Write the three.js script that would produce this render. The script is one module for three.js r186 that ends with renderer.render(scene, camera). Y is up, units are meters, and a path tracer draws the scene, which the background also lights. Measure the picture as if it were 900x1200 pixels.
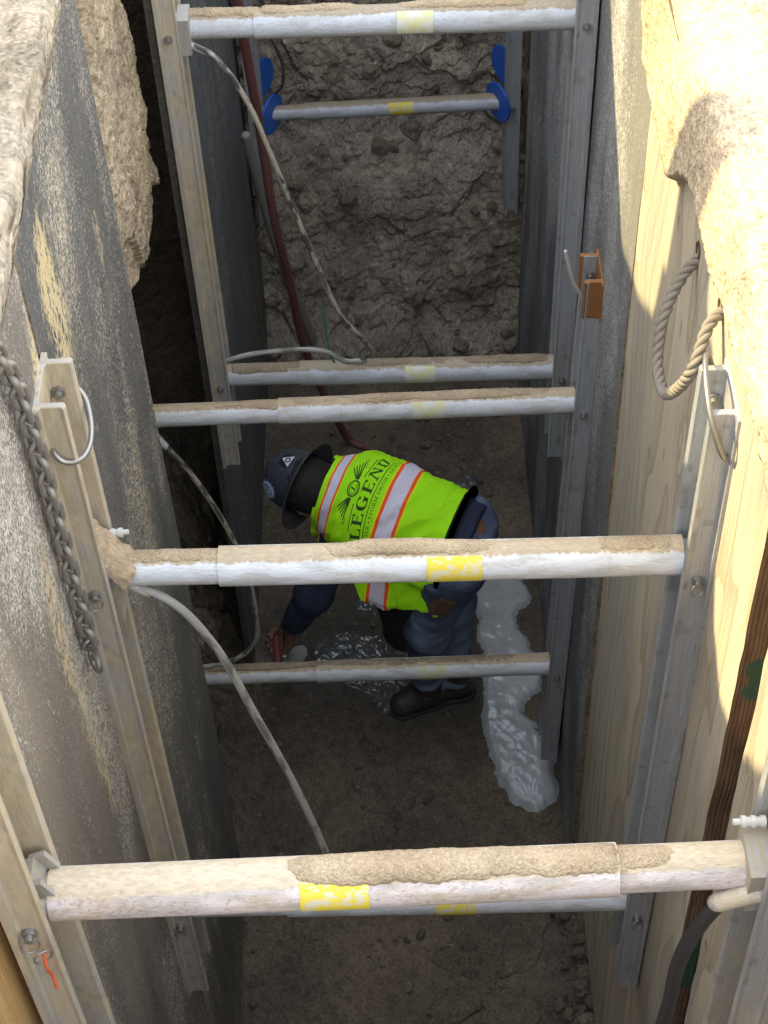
import * as THREE from 'three';
import { mergeGeometries } from 'three/addons/utils/BufferGeometryUtils.js';

// ------------------------------------------------------------------ camera, sky, sun, exposure
const scene = new THREE.Scene();
const camera = new THREE.PerspectiveCamera(33.2, 0.75, 0.05, 400);
camera.position.set(0.0286, 5.2, 0);
camera.rotation.set(-0.84966, 0.01996, -0.05203, 'YXZ');
const TO_SUN = new THREE.Vector3(-1, 0.9, -0.2).normalize();
{ // bright, slightly hazy sky, computed by direction
  const W = 256, H = 128, d = new Float32Array(W * H * 4);
  for (let j = 0; j < H; j++) for (let i = 0; i < W; i++) {
    const el = ((j + 0.5) / H - 0.5) * Math.PI, az = ((i + 0.5) / W - 0.5) * Math.PI * 2, y = Math.sin(el), x = Math.cos(el) * Math.cos(az), z = Math.cos(el) * Math.sin(az);
    const h = Math.pow(1 - Math.max(0, y), 3), c = Math.max(0, x * TO_SUN.x + y * TO_SUN.y + z * TO_SUN.z), glow = 0.35 * Math.pow(c, 8) + 0.5 * Math.pow(c, 60), o = (j * W + i) * 4;
    const col = y < 0 ? [0.3, 0.27, 0.22] : [0.51 + 0.2 * h + glow * 1.0, 0.56 + 0.17 * h + glow * 0.92, 0.645 + 0.1 * h + glow * 0.75];
    d[o] = col[0]; d[o + 1] = col[1]; d[o + 2] = col[2]; d[o + 3] = 1;
  }
  const t = new THREE.DataTexture(d, W, H, THREE.RGBAFormat, THREE.FloatType); t.mapping = THREE.EquirectangularReflectionMapping; t.magFilter = THREE.LinearFilter; t.needsUpdate = true;
  scene.background = t; scene.environment = t;
}
const sun = new THREE.DirectionalLight(new THREE.Color(1, 0.82, 0.44), 2.1);
sun.name = 'sun';
sun.position.copy(TO_SUN).multiplyScalar(30).add(new THREE.Vector3(0, 3, -3));
sun.target.position.set(0, 3, -3);
sun.castShadow = true; sun.shadow.mapSize.set(4096, 4096);
Object.assign(sun.shadow.camera, { left: -8, right: 8, top: 8, bottom: -8, near: 1, far: 70 });
scene.add(sun, sun.target);
const renderer = new THREE.WebGLRenderer({ antialias: true });
renderer.setSize(768, 1024);
renderer.toneMapping = THREE.LinearToneMapping;
renderer.toneMappingExposure = 5.2;
renderer.shadowMap.enabled = true;

// ------------------------------------------------------------------ helpers
function rngOf(s) { return () => { s |= 0; s = s + 0x6D2B79F5 | 0; let t = Math.imul(s ^ s >>> 15, 1 | s); t = t + Math.imul(t ^ t >>> 7, 61 | t) ^ t; return ((t ^ t >>> 14) >>> 0) / 4294967296; }; }
const V = (x, y, z) => new THREE.Vector3(x, y, z);
const clamp = (x, a = 0, b = 1) => Math.min(b, Math.max(a, x));
const ss = (a, b, x) => { const t = clamp((x - a) / (b - a)); return t * t * (3 - 2 * t); };
const mix = (a, b, t) => a + (b - a) * t;
function h2(x, y, s) { let h = Math.imul(x, 374761393) + Math.imul(y, 668265263) + Math.imul(s, 1442695041) | 0; h = Math.imul(h ^ h >>> 13, 1274126177); h ^= h >>> 16; return (h >>> 0) / 4294967296; }
function vn(x, y, s = 0) {           // value noise 0..1
  const xi = Math.floor(x), yi = Math.floor(y); let u = x - xi, v = y - yi; u = u * u * (3 - 2 * u); v = v * v * (3 - 2 * v);
  const a = h2(xi, yi, s), b = h2(xi + 1, yi, s), c = h2(xi, yi + 1, s), d = h2(xi + 1, yi + 1, s);
  return a + (b - a) * u + (c - a + (a - b - c + d) * u) * v;
}
function fbm(x, y, o = 4, s = 0) { let a = 0.5, r = 0, n = 0; for (let i = 0; i < o; i++) { r += a * vn(x, y, s + i * 17); n += a; x = x * 2.03 + 3.1; y = y * 2.03 + 1.7; a *= 0.5; } return r / n; }
function rough(x, y, s = 0) { return fbm(x, y, 4, s) - 0.5 + 0.45 * (Math.abs(fbm(x * 1.7 + 5, y * 1.7, 3, s + 91) - 0.5) * 2 - 0.35); }
function shards(x, y, s = 0) {   // broken, angular lumps: every cell is a small tilted plane
  x += 0.35 * (vn(x * 1.7, y * 1.7, s + 5) - 0.5); y += 0.35 * (vn(x * 1.7 + 9, y * 1.7, s + 6) - 0.5);
  const xi = Math.floor(x), yi = Math.floor(y); let best = 9, r = 0;
  for (let j = -1; j <= 1; j++) for (let i = -1; i <= 1; i++) { const cx = xi + i, cy = yi + j, dx = x - cx - h2(cx, cy, s + 1), dy = y - cy - h2(cx, cy, s + 2), d = dx * dx + dy * dy; if (d < best) { best = d; r = (h2(cx, cy, s + 3) - 0.5) * 0.9 + dx * (h2(cx, cy, s + 4) - 0.5) * 1.6 + dy * (h2(cx, cy, s + 7) - 0.6) * 1.6 - d * 0.35; } }
  return r;
}
const names = {};
function numbered(n) { names[n] = (names[n] ?? -1) + 1; return names[n] ? `${n}_${String(names[n]).padStart(3, '0')}` : n; }
function shade(m) { m.castShadow = true; m.receiveShadow = true; return m; }
function thing(name, label, category, pos = [0, 0, 0], group) {
  const o = new THREE.Group(); o.name = numbered(name); o.position.set(...pos); scene.add(o);
  o.userData = { label, category }; if (group) o.userData.group = group; return o;
}
function part(name, geo, mat, parent, label) { const m = shade(new THREE.Mesh(geo, mat)); m.name = name; if (label) m.userData.label = label; parent.add(m); return m; }
function struct(name, geo, mat, kind = 'structure', label, category) {
  const m = shade(new THREE.Mesh(geo, mat)); m.name = numbered(name); m.userData.kind = kind; if (label) m.userData.label = label; if (category) m.userData.category = category; scene.add(m); return m;
}
function G(list) {
  const out = list.filter(Boolean).map(g => { const q = g.index ? g.toNonIndexed() : g; for (const k of Object.keys(q.attributes)) if (!['position', 'normal', 'uv'].includes(k)) q.deleteAttribute(k); if (!q.attributes.uv) q.setAttribute('uv', new THREE.BufferAttribute(new Float32Array(q.attributes.position.count * 2), 2)); return q; });
  return out.length === 1 ? out[0] : mergeGeometries(out);
}
function boxuv(g0, off = [0, 0]) {    // uv in metres by the face's main axis
  const g = g0.index ? g0.toNonIndexed() : g0, p = g.attributes.position, uv = new Float32Array(p.count * 2), a = V(), b = V(), c = V();
  for (let i = 0; i < p.count; i += 3) {
    a.fromBufferAttribute(p, i); b.fromBufferAttribute(p, i + 1); c.fromBufferAttribute(p, i + 2);
    const n = b.clone().sub(a).cross(c.clone().sub(a)), ax = Math.abs(n.x), ay = Math.abs(n.y), az = Math.abs(n.z);
    [a, b, c].forEach((q, k) => { const [u, v] = ax >= ay && ax >= az ? [q.z, q.y] : ay >= az ? [q.z, q.x] : [q.x, q.y]; uv[(i + k) * 2] = u + off[0]; uv[(i + k) * 2 + 1] = v + off[1]; });
  }
  g.setAttribute('uv', new THREE.BufferAttribute(uv, 2)); return g;
}
function box(w, h, d, x = 0, y = 0, z = 0, rx = 0, ry = 0, rz = 0) { const g = new THREE.BoxGeometry(w, h, d); g.rotateX(rx); g.rotateY(ry); g.rotateZ(rz); g.translate(x, y, z); return g; }
function sheet(nu, nv, fn, keep, color) {   // fn(u, v) -> [x, y, z, uu, vv]; keep(u, v) drops cells
  const pos = [], uv = [], idx = [], col = [];
  for (let j = 0; j <= nv; j++) for (let i = 0; i <= nu; i++) {
    const p = fn(i / nu, j / nv); pos.push(p[0], p[1], p[2]); uv.push(p[3] ?? i / nu, p[4] ?? j / nv);
    if (color) col.push(...color(p));
  }
  for (let j = 0; j < nv; j++) for (let i = 0; i < nu; i++) {
    if (keep && !keep((i + 0.5) / nu, (j + 0.5) / nv)) continue;
    const a = j * (nu + 1) + i, b = a + 1, c = a + nu + 1, d = c + 1; idx.push(a, b, d, a, d, c);
  }
  const g = new THREE.BufferGeometry(); g.setAttribute('position', new THREE.Float32BufferAttribute(pos, 3)); g.setAttribute('uv', new THREE.Float32BufferAttribute(uv, 2));
  if (color) g.setAttribute('color', new THREE.Float32BufferAttribute(col, 3));
  g.setIndex(idx); g.computeVertexNormals(); return g;
}
function tube(pts, r, seg = 60, rad = 8) {
  const c = new THREE.CatmullRomCurve3(pts.map(p => p.isVector3 ? p : V(...p)), false, 'centripetal');
  const g = new THREE.TubeGeometry(c, seg, r, rad, false), len = c.getLength(), uv = g.attributes.uv;
  for (let i = 0; i < uv.count; i++) uv.setXY(i, uv.getX(i) * len, uv.getY(i));
  const caps = [0, 1].map(t => { const s = new THREE.SphereGeometry(r, rad, 4), q = c.getPoint(t); s.translate(q.x, q.y, q.z); return s; });
  return G([g, ...caps]);
}
function surfaceNets(f, lo, hi, h) {   // f < 0 inside
  const nx = Math.ceil((hi[0] - lo[0]) / h) + 1, ny = Math.ceil((hi[1] - lo[1]) / h) + 1, nz = Math.ceil((hi[2] - lo[2]) / h) + 1;
  const val = new Float32Array(nx * ny * nz), id = new Int32Array(nx * ny * nz).fill(-1), pos = [], idx = [];
  const at = (i, j, k) => (k * ny + j) * nx + i;
  for (let k = 0; k < nz; k++) for (let j = 0; j < ny; j++) for (let i = 0; i < nx; i++) val[at(i, j, k)] = f(lo[0] + i * h, lo[1] + j * h, lo[2] + k * h);
  const E = [[0, 1], [0, 2], [0, 4], [1, 3], [1, 5], [2, 3], [2, 6], [3, 7], [4, 5], [4, 6], [5, 7], [6, 7]];
  for (let k = 0; k < nz - 1; k++) for (let j = 0; j < ny - 1; j++) for (let i = 0; i < nx - 1; i++) {
    const c = []; let m = 0;
    for (let q = 0; q < 8; q++) { const v = val[at(i + (q & 1), j + (q >> 1 & 1), k + (q >> 2))]; c.push(v); if (v < 0) m |= 1 << q; }
    if (m === 0 || m === 255) continue;
    let x = 0, y = 0, z = 0, n = 0;
    for (const [a, b] of E) if ((c[a] < 0) !== (c[b] < 0)) { const t = c[a] / (c[a] - c[b]); x += mix(a & 1, b & 1, t); y += mix(a >> 1 & 1, b >> 1 & 1, t); z += mix(a >> 2, b >> 2, t); n++; }
    id[at(i, j, k)] = pos.length / 3; pos.push(lo[0] + (i + x / n) * h, lo[1] + (j + y / n) * h, lo[2] + (k + z / n) * h);
  }
  const quad = (a, b, c, d, flip) => { if (a < 0 || b < 0 || c < 0 || d < 0) return; flip ? idx.push(a, c, b, a, d, c) : idx.push(a, b, c, a, c, d); };
  for (let k = 1; k < nz - 1; k++) for (let j = 1; j < ny - 1; j++) for (let i = 1; i < nx - 1; i++) {
    const v = val[at(i, j, k)] < 0;
    if (v !== val[at(i + 1, j, k)] < 0) quad(id[at(i, j - 1, k - 1)], id[at(i, j, k - 1)], id[at(i, j, k)], id[at(i, j - 1, k)], !v);
    if (v !== val[at(i, j + 1, k)] < 0) quad(id[at(i - 1, j, k - 1)], id[at(i - 1, j, k)], id[at(i, j, k)], id[at(i, j, k - 1)], !v);
    if (v !== val[at(i, j, k + 1)] < 0) quad(id[at(i - 1, j - 1, k)], id[at(i, j - 1, k)], id[at(i, j, k)], id[at(i - 1, j, k)], !v);
  }
  const g = new THREE.BufferGeometry(); g.setAttribute('position', new THREE.Float32BufferAttribute(pos, 3)); g.setIndex(idx); g.computeVertexNormals();
  const uv = new Float32Array(pos.length / 3 * 2); for (let i = 0; i < pos.length / 3; i++) { uv[i * 2] = pos[i * 3] + pos[i * 3 + 2]; uv[i * 2 + 1] = pos[i * 3 + 1]; }
  g.setAttribute('uv', new THREE.BufferAttribute(uv, 2)); return g;
}
function capsule(p, b) {              // distance to a tapered capsule [a, b, ra, rb]
  const [A, B, ra, rb] = b, bx = B[0] - A[0], by = B[1] - A[1], bz = B[2] - A[2], px = p[0] - A[0], py = p[1] - A[1], pz = p[2] - A[2];
  const t = clamp((px * bx + py * by + pz * bz) / (bx * bx + by * by + bz * bz + 1e-9)), dx = px - bx * t, dy = py - by * t, dz = pz - bz * t;
  return Math.sqrt(dx * dx + dy * dy + dz * dz) - (ra + (rb - ra) * t);
}
const smin = (a, b, k) => { const h = Math.max(k - Math.abs(a - b), 0) / k; return Math.min(a, b) - h * h * k * 0.25; };
function field(bones, k = 0.03) { return (x, y, z) => { let d = 9; const p = [x, y, z]; for (const b of bones) d = smin(d, capsule(p, b), b[4] ?? k); return d; }; }
function bounds(bones, m) { const lo = [9, 9, 9], hi = [-9, -9, -9]; for (const b of bones) for (const q of [b[0], b[1]]) for (let i = 0; i < 3; i++) { const r = Math.max(b[2], b[3]) + m; lo[i] = Math.min(lo[i], q[i] - r); hi[i] = Math.max(hi[i], q[i] + r); } return [lo, hi]; }

// ------------------------------------------------------------------ textures
const enc = c => Math.round(255 * clamp(c <= 0.0031308 ? c * 12.92 : 1.055 * Math.pow(c, 1 / 2.4) - 0.055));
function tex(w, h, fn, { srgb = true, su = 1, sv = 1, wrap = THREE.MirroredRepeatWrapping } = {}) {   // su, sv: metres covered
  const d = new Uint8Array(w * h * 4);
  for (let j = 0; j < h; j++) for (let i = 0; i < w; i++) { const c = fn((i + 0.5) / w * su, (j + 0.5) / h * sv, i, j), o = (j * w + i) * 4; for (let k = 0; k < 3; k++) d[o + k] = srgb ? enc(c[k]) : Math.round(255 * clamp(c[k])); d[o + 3] = 255; }
  const t = new THREE.DataTexture(d, w, h); t.colorSpace = srgb ? THREE.SRGBColorSpace : THREE.NoColorSpace; t.magFilter = t.minFilter = THREE.LinearFilter; t.wrapS = t.wrapT = wrap; t.repeat.set(1 / su, 1 / sv); t.needsUpdate = true; return t;
}
const g1 = v => [v, v, v], tint = (c, k) => [c[0] * k, c[1] * k, c[2] * k], mix3 = (a, b, t) => [mix(a[0], b[0], t), mix(a[1], b[1], t), mix(a[2], b[2], t)];
// soil: 1.6 m, white-ish around 1 so that the vertex or material colour sets dryness
const soilH = (u, v) => 0.22 * fbm(u * 14, v * 14, 3, 3) + 0.4 * fbm(u * 65, v * 65, 3, 8) + 0.38 * vn(u * 270, v * 270, 9);
const T_soil = tex(1024, 1024, (u, v) => {
  let k = 0.62 + 0.42 * (fbm(u * 5, v * 5, 5, 1) - 0.5) + 0.35 * (vn(u * 160, v * 160, 5) - 0.5) + 0.35 * (vn(u * 300, v * 300, 15) - 0.5) + 0.4 * (fbm(u * 45, v * 45, 3, 6) - 0.5);
  const st = vn(u * 95, v * 95, 44); if (st > 0.9) k += 0.5 * (st - 0.9) / 0.1;
  const w = fbm(u * 3, v * 3, 3, 12); return [k * (1 + 0.06 * (w - 0.5)), k * 0.985, k * (0.97 - 0.12 * (w - 0.5))];
}, { su: 1.6, sv: 1.6 });
const B_soil = tex(1024, 1024, (u, v) => g1(soilH(u, v)), { srgb: false, su: 1.6, sv: 1.6 });
const T_sand = tex(1024, 256, (u, v) => { const k = 0.8 + 0.3 * (fbm(u * 22, v * 22, 4, 21) - 0.5) + 0.34 * (vn(u * 420, v * 420, 22) - 0.5) + 0.22 * (vn(u * 800, v * 800, 23) - 0.5), w = fbm(u * 7, v * 7, 3, 24); return mix3([k, k, k], [k * 0.8, k * 0.78, k * 0.75], ss(0.45, 0.75, w)); }, { su: 1, sv: 0.25 });
const B_sand = tex(1024, 256, (u, v) => g1(0.35 * fbm(u * 60, v * 60, 3, 25) + 0.65 * vn(u * 380, v * 380, 26)), { srgb: false, su: 1, sv: 0.25 });
// faced plywood, dark: flecks of dried dirt; k sets their shape
function darkPly(seed, { au = 260, av = 70, dens = 0.5, fleck = [0.47, 0.435, 0.37], base = [0.062, 0.062, 0.064], dust = [0.3, 0.26, 0.2], dustAmt = 0.3, blobs = [], su = 1.0, sv = 3.4, fade = 0 }) {
  return tex(1024, 2048, (u, v) => {
    const m = fbm(u * 4, v * 1.6, 4, seed), slant = u + v * 0.06;
    let c = tint(base, 0.75 + 0.7 * fbm(u * 14, v * 2.5, 4, seed + 2) * (0.6 + 0.8 * vn(u * 190, v * 14, seed + 4)));
    c = mix3(c, dust, clamp(dustAmt * (ss(0.35, 0.8, m) * 0.7 + ss(0.4, 0.75, fbm(u * 9, v * 1.1, 4, seed + 31)) * 0.5 + fade * ss(1.6, 3.1, v))));
    const thr = 0.9 - dens * 0.5 * ss(0.3, 0.72, fbm(u * 6, v * 2.2, 4, seed + 5)) - 0.08 * ss(1, 3.2, v) * dens;
    const n = 0.6 * vn(slant * au, v * av, seed + 6) + 0.4 * vn(slant * au * 1.9, v * av * 1.9, seed + 7);
    let f = ss(thr - 0.04, thr + 0.06, n + 0.08);
    for (const [bu, bv, ru, rv, a] of blobs) { const q = Math.hypot((u - bu) / ru, (v - bv) / rv) + 0.9 * (fbm(u * 12, v * 5, 4, seed + 9) - 0.5); const e = ss(1.1, 0.3, q) * a; const nn = ss(0.5, 0.58, 0.55 * vn(slant * 330, v * 150, seed + 12) + 0.45 * vn(slant * 110, v * 45, seed + 13) + 0.34 * (e - 0.6)); c = mix3(c, [0.52, 0.41, 0.22], e * nn * 0.95); }
    return mix3(c, tint(fleck, 0.8 + 0.5 * vn(u * 60, v * 60, seed + 3)), f * 0.95);
  }, { su, sv });
}
const T_plyL1 = darkPly(101, { au: 520, av: 230, dens: 0.52, dustAmt: 0.1, fade: 0.05, fleck: [0.5, 0.435, 0.32], base: [0.075, 0.074, 0.07], blobs: [[0.64, 3.12, 0.12, 0.26, 1.1], [0.7, 2.95, 0.1, 0.22, 0.9], [0.21, 2.92, 0.03, 0.1, 0.7], [0.45, 3.2, 0.05, 0.1, 0.5], [0.3, 2.2, 0.1, 0.3, 0.45]] });
const T_plyL2 = darkPly(131, { au: 420, av: 260, dens: 0.6, dustAmt: 0.55, dust: [0.24, 0.2, 0.15], fade: 0.9, blobs: [[0.28, 2.85, 0.06, 0.35, 0.8], [0.25, 2.45, 0.05, 0.3, 0.8], [0.02, 3.1, 0.1, 0.18, 1.1], [0.4, 3.05, 0.06, 0.2, 0.4]] });
const T_plyD = darkPly(161, { su: 2, au: 420, av: 45, dens: 0.3, base: [0.075, 0.082, 0.09], dust: [0.19, 0.18, 0.16], dustAmt: 0.3 });
const T_plyR = darkPly(191, { su: 1.4, au: 300, av: 240, dens: 0.72, base: [0.095, 0.1, 0.107], fleck: [0.36, 0.36, 0.35], dust: [0.2, 0.19, 0.17], dustAmt: 0.45, fade: 1.3 });
const B_ply = tex(1024, 1024, (u, v) => g1(0.5 * vn(u * 200, v * 130, 71) + 0.3 * vn(u * 420, v * 300, 72) + 0.3 * fbm(u * 40, v * 4, 3, 73)), { srgb: false, su: 1.2, sv: 1.2 });
function woodTex(seed, cols, { rings = 17, grey = 0.3 } = {}) {
  return tex(1024, 2048, (u, v) => {
    const w = fbm(u * 2.2, v * 0.55, 4, seed) * 3.2 + 0.25 * fbm(u * 9, v * 2, 3, seed + 1);
    const r = (u * rings * 0.35 + w * 2.6), s = r - Math.floor(r), band = Math.pow(s, 2.5) * (0.45 + 0.55 * fbm(u * 6, v * 2, 3, seed + 3));
    const fib = vn(u * 420, v * 9, seed + 4) * 0.6 + vn(u * 170, v * 4, seed + 5) * 0.4;
    let c = mix3(cols[0], cols[1], clamp(0.8 * band + 0.8 * (fib - 0.4)));
    c = mix3(c, cols[2], grey * 1.6 * ss(0.42, 0.7, fbm(u * 5, v * 1.1, 4, seed + 7)));
    const crack = vn(u * 300, v * 4.5, seed + 8); if (crack > 0.9) c = tint(c, 1 - 4 * (crack - 0.9));
    const chk = vn(u * 30, v * 7, seed + 11) > 0.93 ? 0.7 : 1;
    const dirt = ss(0.55, 0.8, fbm(u * 7, v * 4, 5, seed + 9)) * 0.3;
    return tint(mix3(c, [0.36, 0.29, 0.19], dirt), (0.9 + 0.2 * vn(u * 500, v * 200, seed + 10)) * chk);
  }, { su: 1.3, sv: 2.6 });
}
const T_woodR = woodTex(301, [[0.5, 0.43, 0.315], [0.25, 0.19, 0.12], [0.3, 0.28, 0.245]]);
const T_woodN = woodTex(331, [[0.52, 0.33, 0.13], [0.34, 0.17, 0.05], [0.5, 0.33, 0.15]], { rings: 34, grey: 0.3 });
const B_wood = tex(1024, 1024, (u, v) => g1(0.6 * vn(u * 330, v * 9, 81) + 0.3 * fbm(u * 30, v * 4, 3, 82) + 0.15 * vn(u * 500, v * 300, 83)), { srgb: false, su: 1, sv: 1 });
const T_edge = tex(256, 512, (u, v) => { const l = Math.abs(Math.sin(u * 420 + 2 * fbm(v * 9, u * 40, 3, 5))), k = 0.5 + 0.7 * fbm(u * 120, v * 30, 4, 6); const green = ss(0.7, 0.74, fbm(u * 12 + 4, v * 5, 3, 21)); return mix3(tint([0.17, 0.1, 0.055], k * (0.5 + 0.7 * l)), [0.02, 0.085, 0.06], 0.85 * green); }, { su: 0.25, sv: 1 });
// aluminium: u, v in metres; dust decides colour, roughness, metalness
const dustAt = (u, v, s) => ss(0.36, 0.72, fbm(u * 7, v * 2.2, 4, s) * 0.75 + fbm(u * 60, v * 22, 3, s + 3) * 0.3);
function aluTex(seed, dust, amt, met) {
  const D = (u, v) => clamp(dustAt(u, v, seed) * amt + 0.25 * amt);
  const c = tex(512, 2048, (u, v) => { const sc = vn(u * 400, v * 12, seed + 8), k = 0.84 + 0.22 * (sc - 0.5) + 0.12 * (vn(u * 300, v * 300, seed + 2) - 0.5), spot = ss(0.78, 0.9, vn(u * 45, v * 30, seed + 9)) * 0.25; return mix3(tint([0.5, 0.52, 0.545], k * (1 - spot)), tint(dust, 0.8 + 0.4 * fbm(u * 90, v * 40, 3, seed + 5)), D(u, v)); }, { su: 0.6, sv: 2.4 });
  const m = tex(256, 1024, (u, v) => [0, clamp(0.46 + 0.4 * D(u, v) + 0.12 * (vn(u * 200, v * 20, seed) - 0.5)), met * (1 - D(u, v))], { srgb: false, su: 0.6, sv: 2.4 });
  return [c, m];
}
const [A1, A1m] = aluTex(401, [0.41, 0.345, 0.245], 0.62, 0.5), [A2, A2m] = aluTex(431, [0.3, 0.27, 0.225], 0.34, 0.42), [A3, A3m] = aluTex(461, [0.44, 0.36, 0.23], 0.75, 0.5);
const B_alu = tex(512, 512, (u, v) => g1(0.5 * fbm(u * 60, v * 30, 4, 91) + 0.5 * vn(u * 500, v * 40, 92)), { srgb: false, su: 0.5, sv: 0.5 });
// shore cylinders: u along in metres, v = angle from the top / 2 pi (0..1)
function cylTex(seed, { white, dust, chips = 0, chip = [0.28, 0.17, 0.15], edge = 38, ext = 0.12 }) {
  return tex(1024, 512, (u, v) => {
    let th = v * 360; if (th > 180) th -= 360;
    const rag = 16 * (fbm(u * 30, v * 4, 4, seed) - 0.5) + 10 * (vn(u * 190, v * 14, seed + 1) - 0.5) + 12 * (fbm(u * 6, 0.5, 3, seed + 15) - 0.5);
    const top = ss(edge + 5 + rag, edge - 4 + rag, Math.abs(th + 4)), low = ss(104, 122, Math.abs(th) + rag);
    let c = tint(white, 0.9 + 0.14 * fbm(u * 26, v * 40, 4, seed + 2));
    c = mix3(c, [0.34, 0.335, 0.33], low * (0.45 + 0.5 * vn(u * 9, v * 160, seed + 3)));  // grey underside: scuffed metal, plus shading put into the colour
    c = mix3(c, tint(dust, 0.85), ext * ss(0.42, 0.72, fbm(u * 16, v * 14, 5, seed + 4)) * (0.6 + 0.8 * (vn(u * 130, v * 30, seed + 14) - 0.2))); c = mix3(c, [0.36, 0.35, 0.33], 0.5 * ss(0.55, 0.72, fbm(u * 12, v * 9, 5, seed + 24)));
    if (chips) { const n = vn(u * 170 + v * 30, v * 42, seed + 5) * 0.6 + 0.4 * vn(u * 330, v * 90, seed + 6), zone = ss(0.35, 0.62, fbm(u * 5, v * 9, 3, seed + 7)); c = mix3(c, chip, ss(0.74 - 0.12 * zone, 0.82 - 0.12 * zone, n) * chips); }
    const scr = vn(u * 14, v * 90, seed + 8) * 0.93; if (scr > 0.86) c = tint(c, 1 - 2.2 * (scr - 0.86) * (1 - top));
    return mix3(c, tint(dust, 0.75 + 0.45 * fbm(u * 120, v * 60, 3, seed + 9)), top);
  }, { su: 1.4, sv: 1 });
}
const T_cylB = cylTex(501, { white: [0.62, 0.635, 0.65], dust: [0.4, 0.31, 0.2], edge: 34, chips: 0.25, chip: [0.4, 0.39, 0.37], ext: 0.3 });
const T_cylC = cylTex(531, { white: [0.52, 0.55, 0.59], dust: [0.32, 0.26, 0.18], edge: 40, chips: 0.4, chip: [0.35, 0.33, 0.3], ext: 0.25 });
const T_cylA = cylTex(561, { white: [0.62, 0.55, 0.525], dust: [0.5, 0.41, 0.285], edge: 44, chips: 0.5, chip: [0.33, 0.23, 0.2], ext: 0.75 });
const B_cyl = tex(512, 512, (u, v) => g1(0.6 * fbm(u * 90, v * 70, 4, 95) + 0.4 * vn(u * 420, v * 200, 96)), { srgb: false, su: 0.7, sv: 1 });
const T_yel = tex(256, 128, (u, v) => { const w = ss(0.5, 0.6, fbm(u * 60, v * 5, 5, 611) + 0.2 * (vn(u * 90, v * 40, 612) - 0.5) - 0.02); return mix3([0.72, 0.57, 0.06], [0.6, 0.57, 0.46], w * 0.85); }, { su: 0.12, sv: 1 });
const T_yel2 = tex(256, 128, (u, v) => { const w = fbm(u * 60, v * 5, 4, 631); return mix3([0.6, 0.58, 0.33], [0.6, 0.6, 0.54], ss(0.4, 0.6, w)); }, { su: 0.12, sv: 1 });
const B_fine = tex(512, 512, (u, v) => g1(fbm(u * 8, v * 8, 5, 55)), { srgb: false, su: 0.1, sv: 0.1 });

// ------------------------------------------------------------------ materials
const M = (o) => new THREE.MeshStandardMaterial({ roughness: 0.85, metalness: 0, side: THREE.DoubleSide, ...o });
const rgb = (r, g, b) => new THREE.Color().setRGB(r, g, b);
const soilMat = (c, o = {}) => M({ color: rgb(...c), map: T_soil, bumpMap: B_soil, bumpScale: 0.0045, roughness: 0.95, ...o });
const m_soil = soilMat([1, 1, 1], { vertexColors: true });
const m_dirt = M({ color: rgb(0.5, 0.385, 0.25), map: T_sand, bumpMap: B_sand, bumpScale: 0.003, roughness: 1 });
const m_dirtDamp = M({ color: rgb(0.34, 0.27, 0.185), map: T_sand, bumpMap: B_sand, bumpScale: 0.003, roughness: 1 });
const m_clod = soilMat([0.34, 0.275, 0.2]);
const m_stone = soilMat([0.42, 0.36, 0.29], { bumpScale: 0.004 });
const plyMat = (map, o = {}) => M({ map, bumpMap: B_ply, bumpScale: 0.0016, roughness: 0.72, ...o });
const m_woodR = M({ map: T_woodR, bumpMap: B_wood, bumpScale: 0.002, roughness: 0.85 });
const m_woodN = M({ map: T_woodN, bumpMap: B_wood, bumpScale: 0.0012, roughness: 0.7 });
const m_edge = M({ map: T_edge, bumpMap: B_wood, bumpScale: 0.004, roughness: 0.95 });
const m_edgePlain = soilMat([0.38, 0.3, 0.2], { bumpScale: 0.003 });
const aluMat = (a, m) => M({ map: a, metalnessMap: m, roughnessMap: m, metalness: 1, roughness: 1, bumpMap: B_alu, bumpScale: 0.0008 });
const m_alu1 = aluMat(A1, A1m), m_alu2 = aluMat(A2, A2m), m_alu3 = aluMat(A3, A3m);
const cylMat = map => M({ map, bumpMap: B_cyl, bumpScale: 0.0012, roughness: 0.55 });
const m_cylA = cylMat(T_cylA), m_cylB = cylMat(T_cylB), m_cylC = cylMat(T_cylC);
const m_steel = M({ color: rgb(0.33, 0.32, 0.3), metalness: 0.8, roughness: 0.42, bumpMap: B_fine, bumpScale: 0.0008 });
const m_chain = M({ color: rgb(0.25, 0.225, 0.19), metalness: 0.55, roughness: 0.6, bumpMap: B_fine, bumpScale: 0.0015 });
const m_whiteBolt = M({ color: rgb(0.5, 0.49, 0.46), roughness: 0.6, bumpMap: B_fine, bumpScale: 0.001 });
const m_orangePaint = M({ color: rgb(0.27, 0.115, 0.035), roughness: 0.75, bumpMap: B_fine, bumpScale: 0.001 });
const m_yellow = M({ map: T_yel, roughness: 0.6 }), m_paleYellow = M({ map: T_yel2, roughness: 0.7 });
const m_blue = M({ color: rgb(0.012, 0.11, 0.5), roughness: 0.38 });

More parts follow.
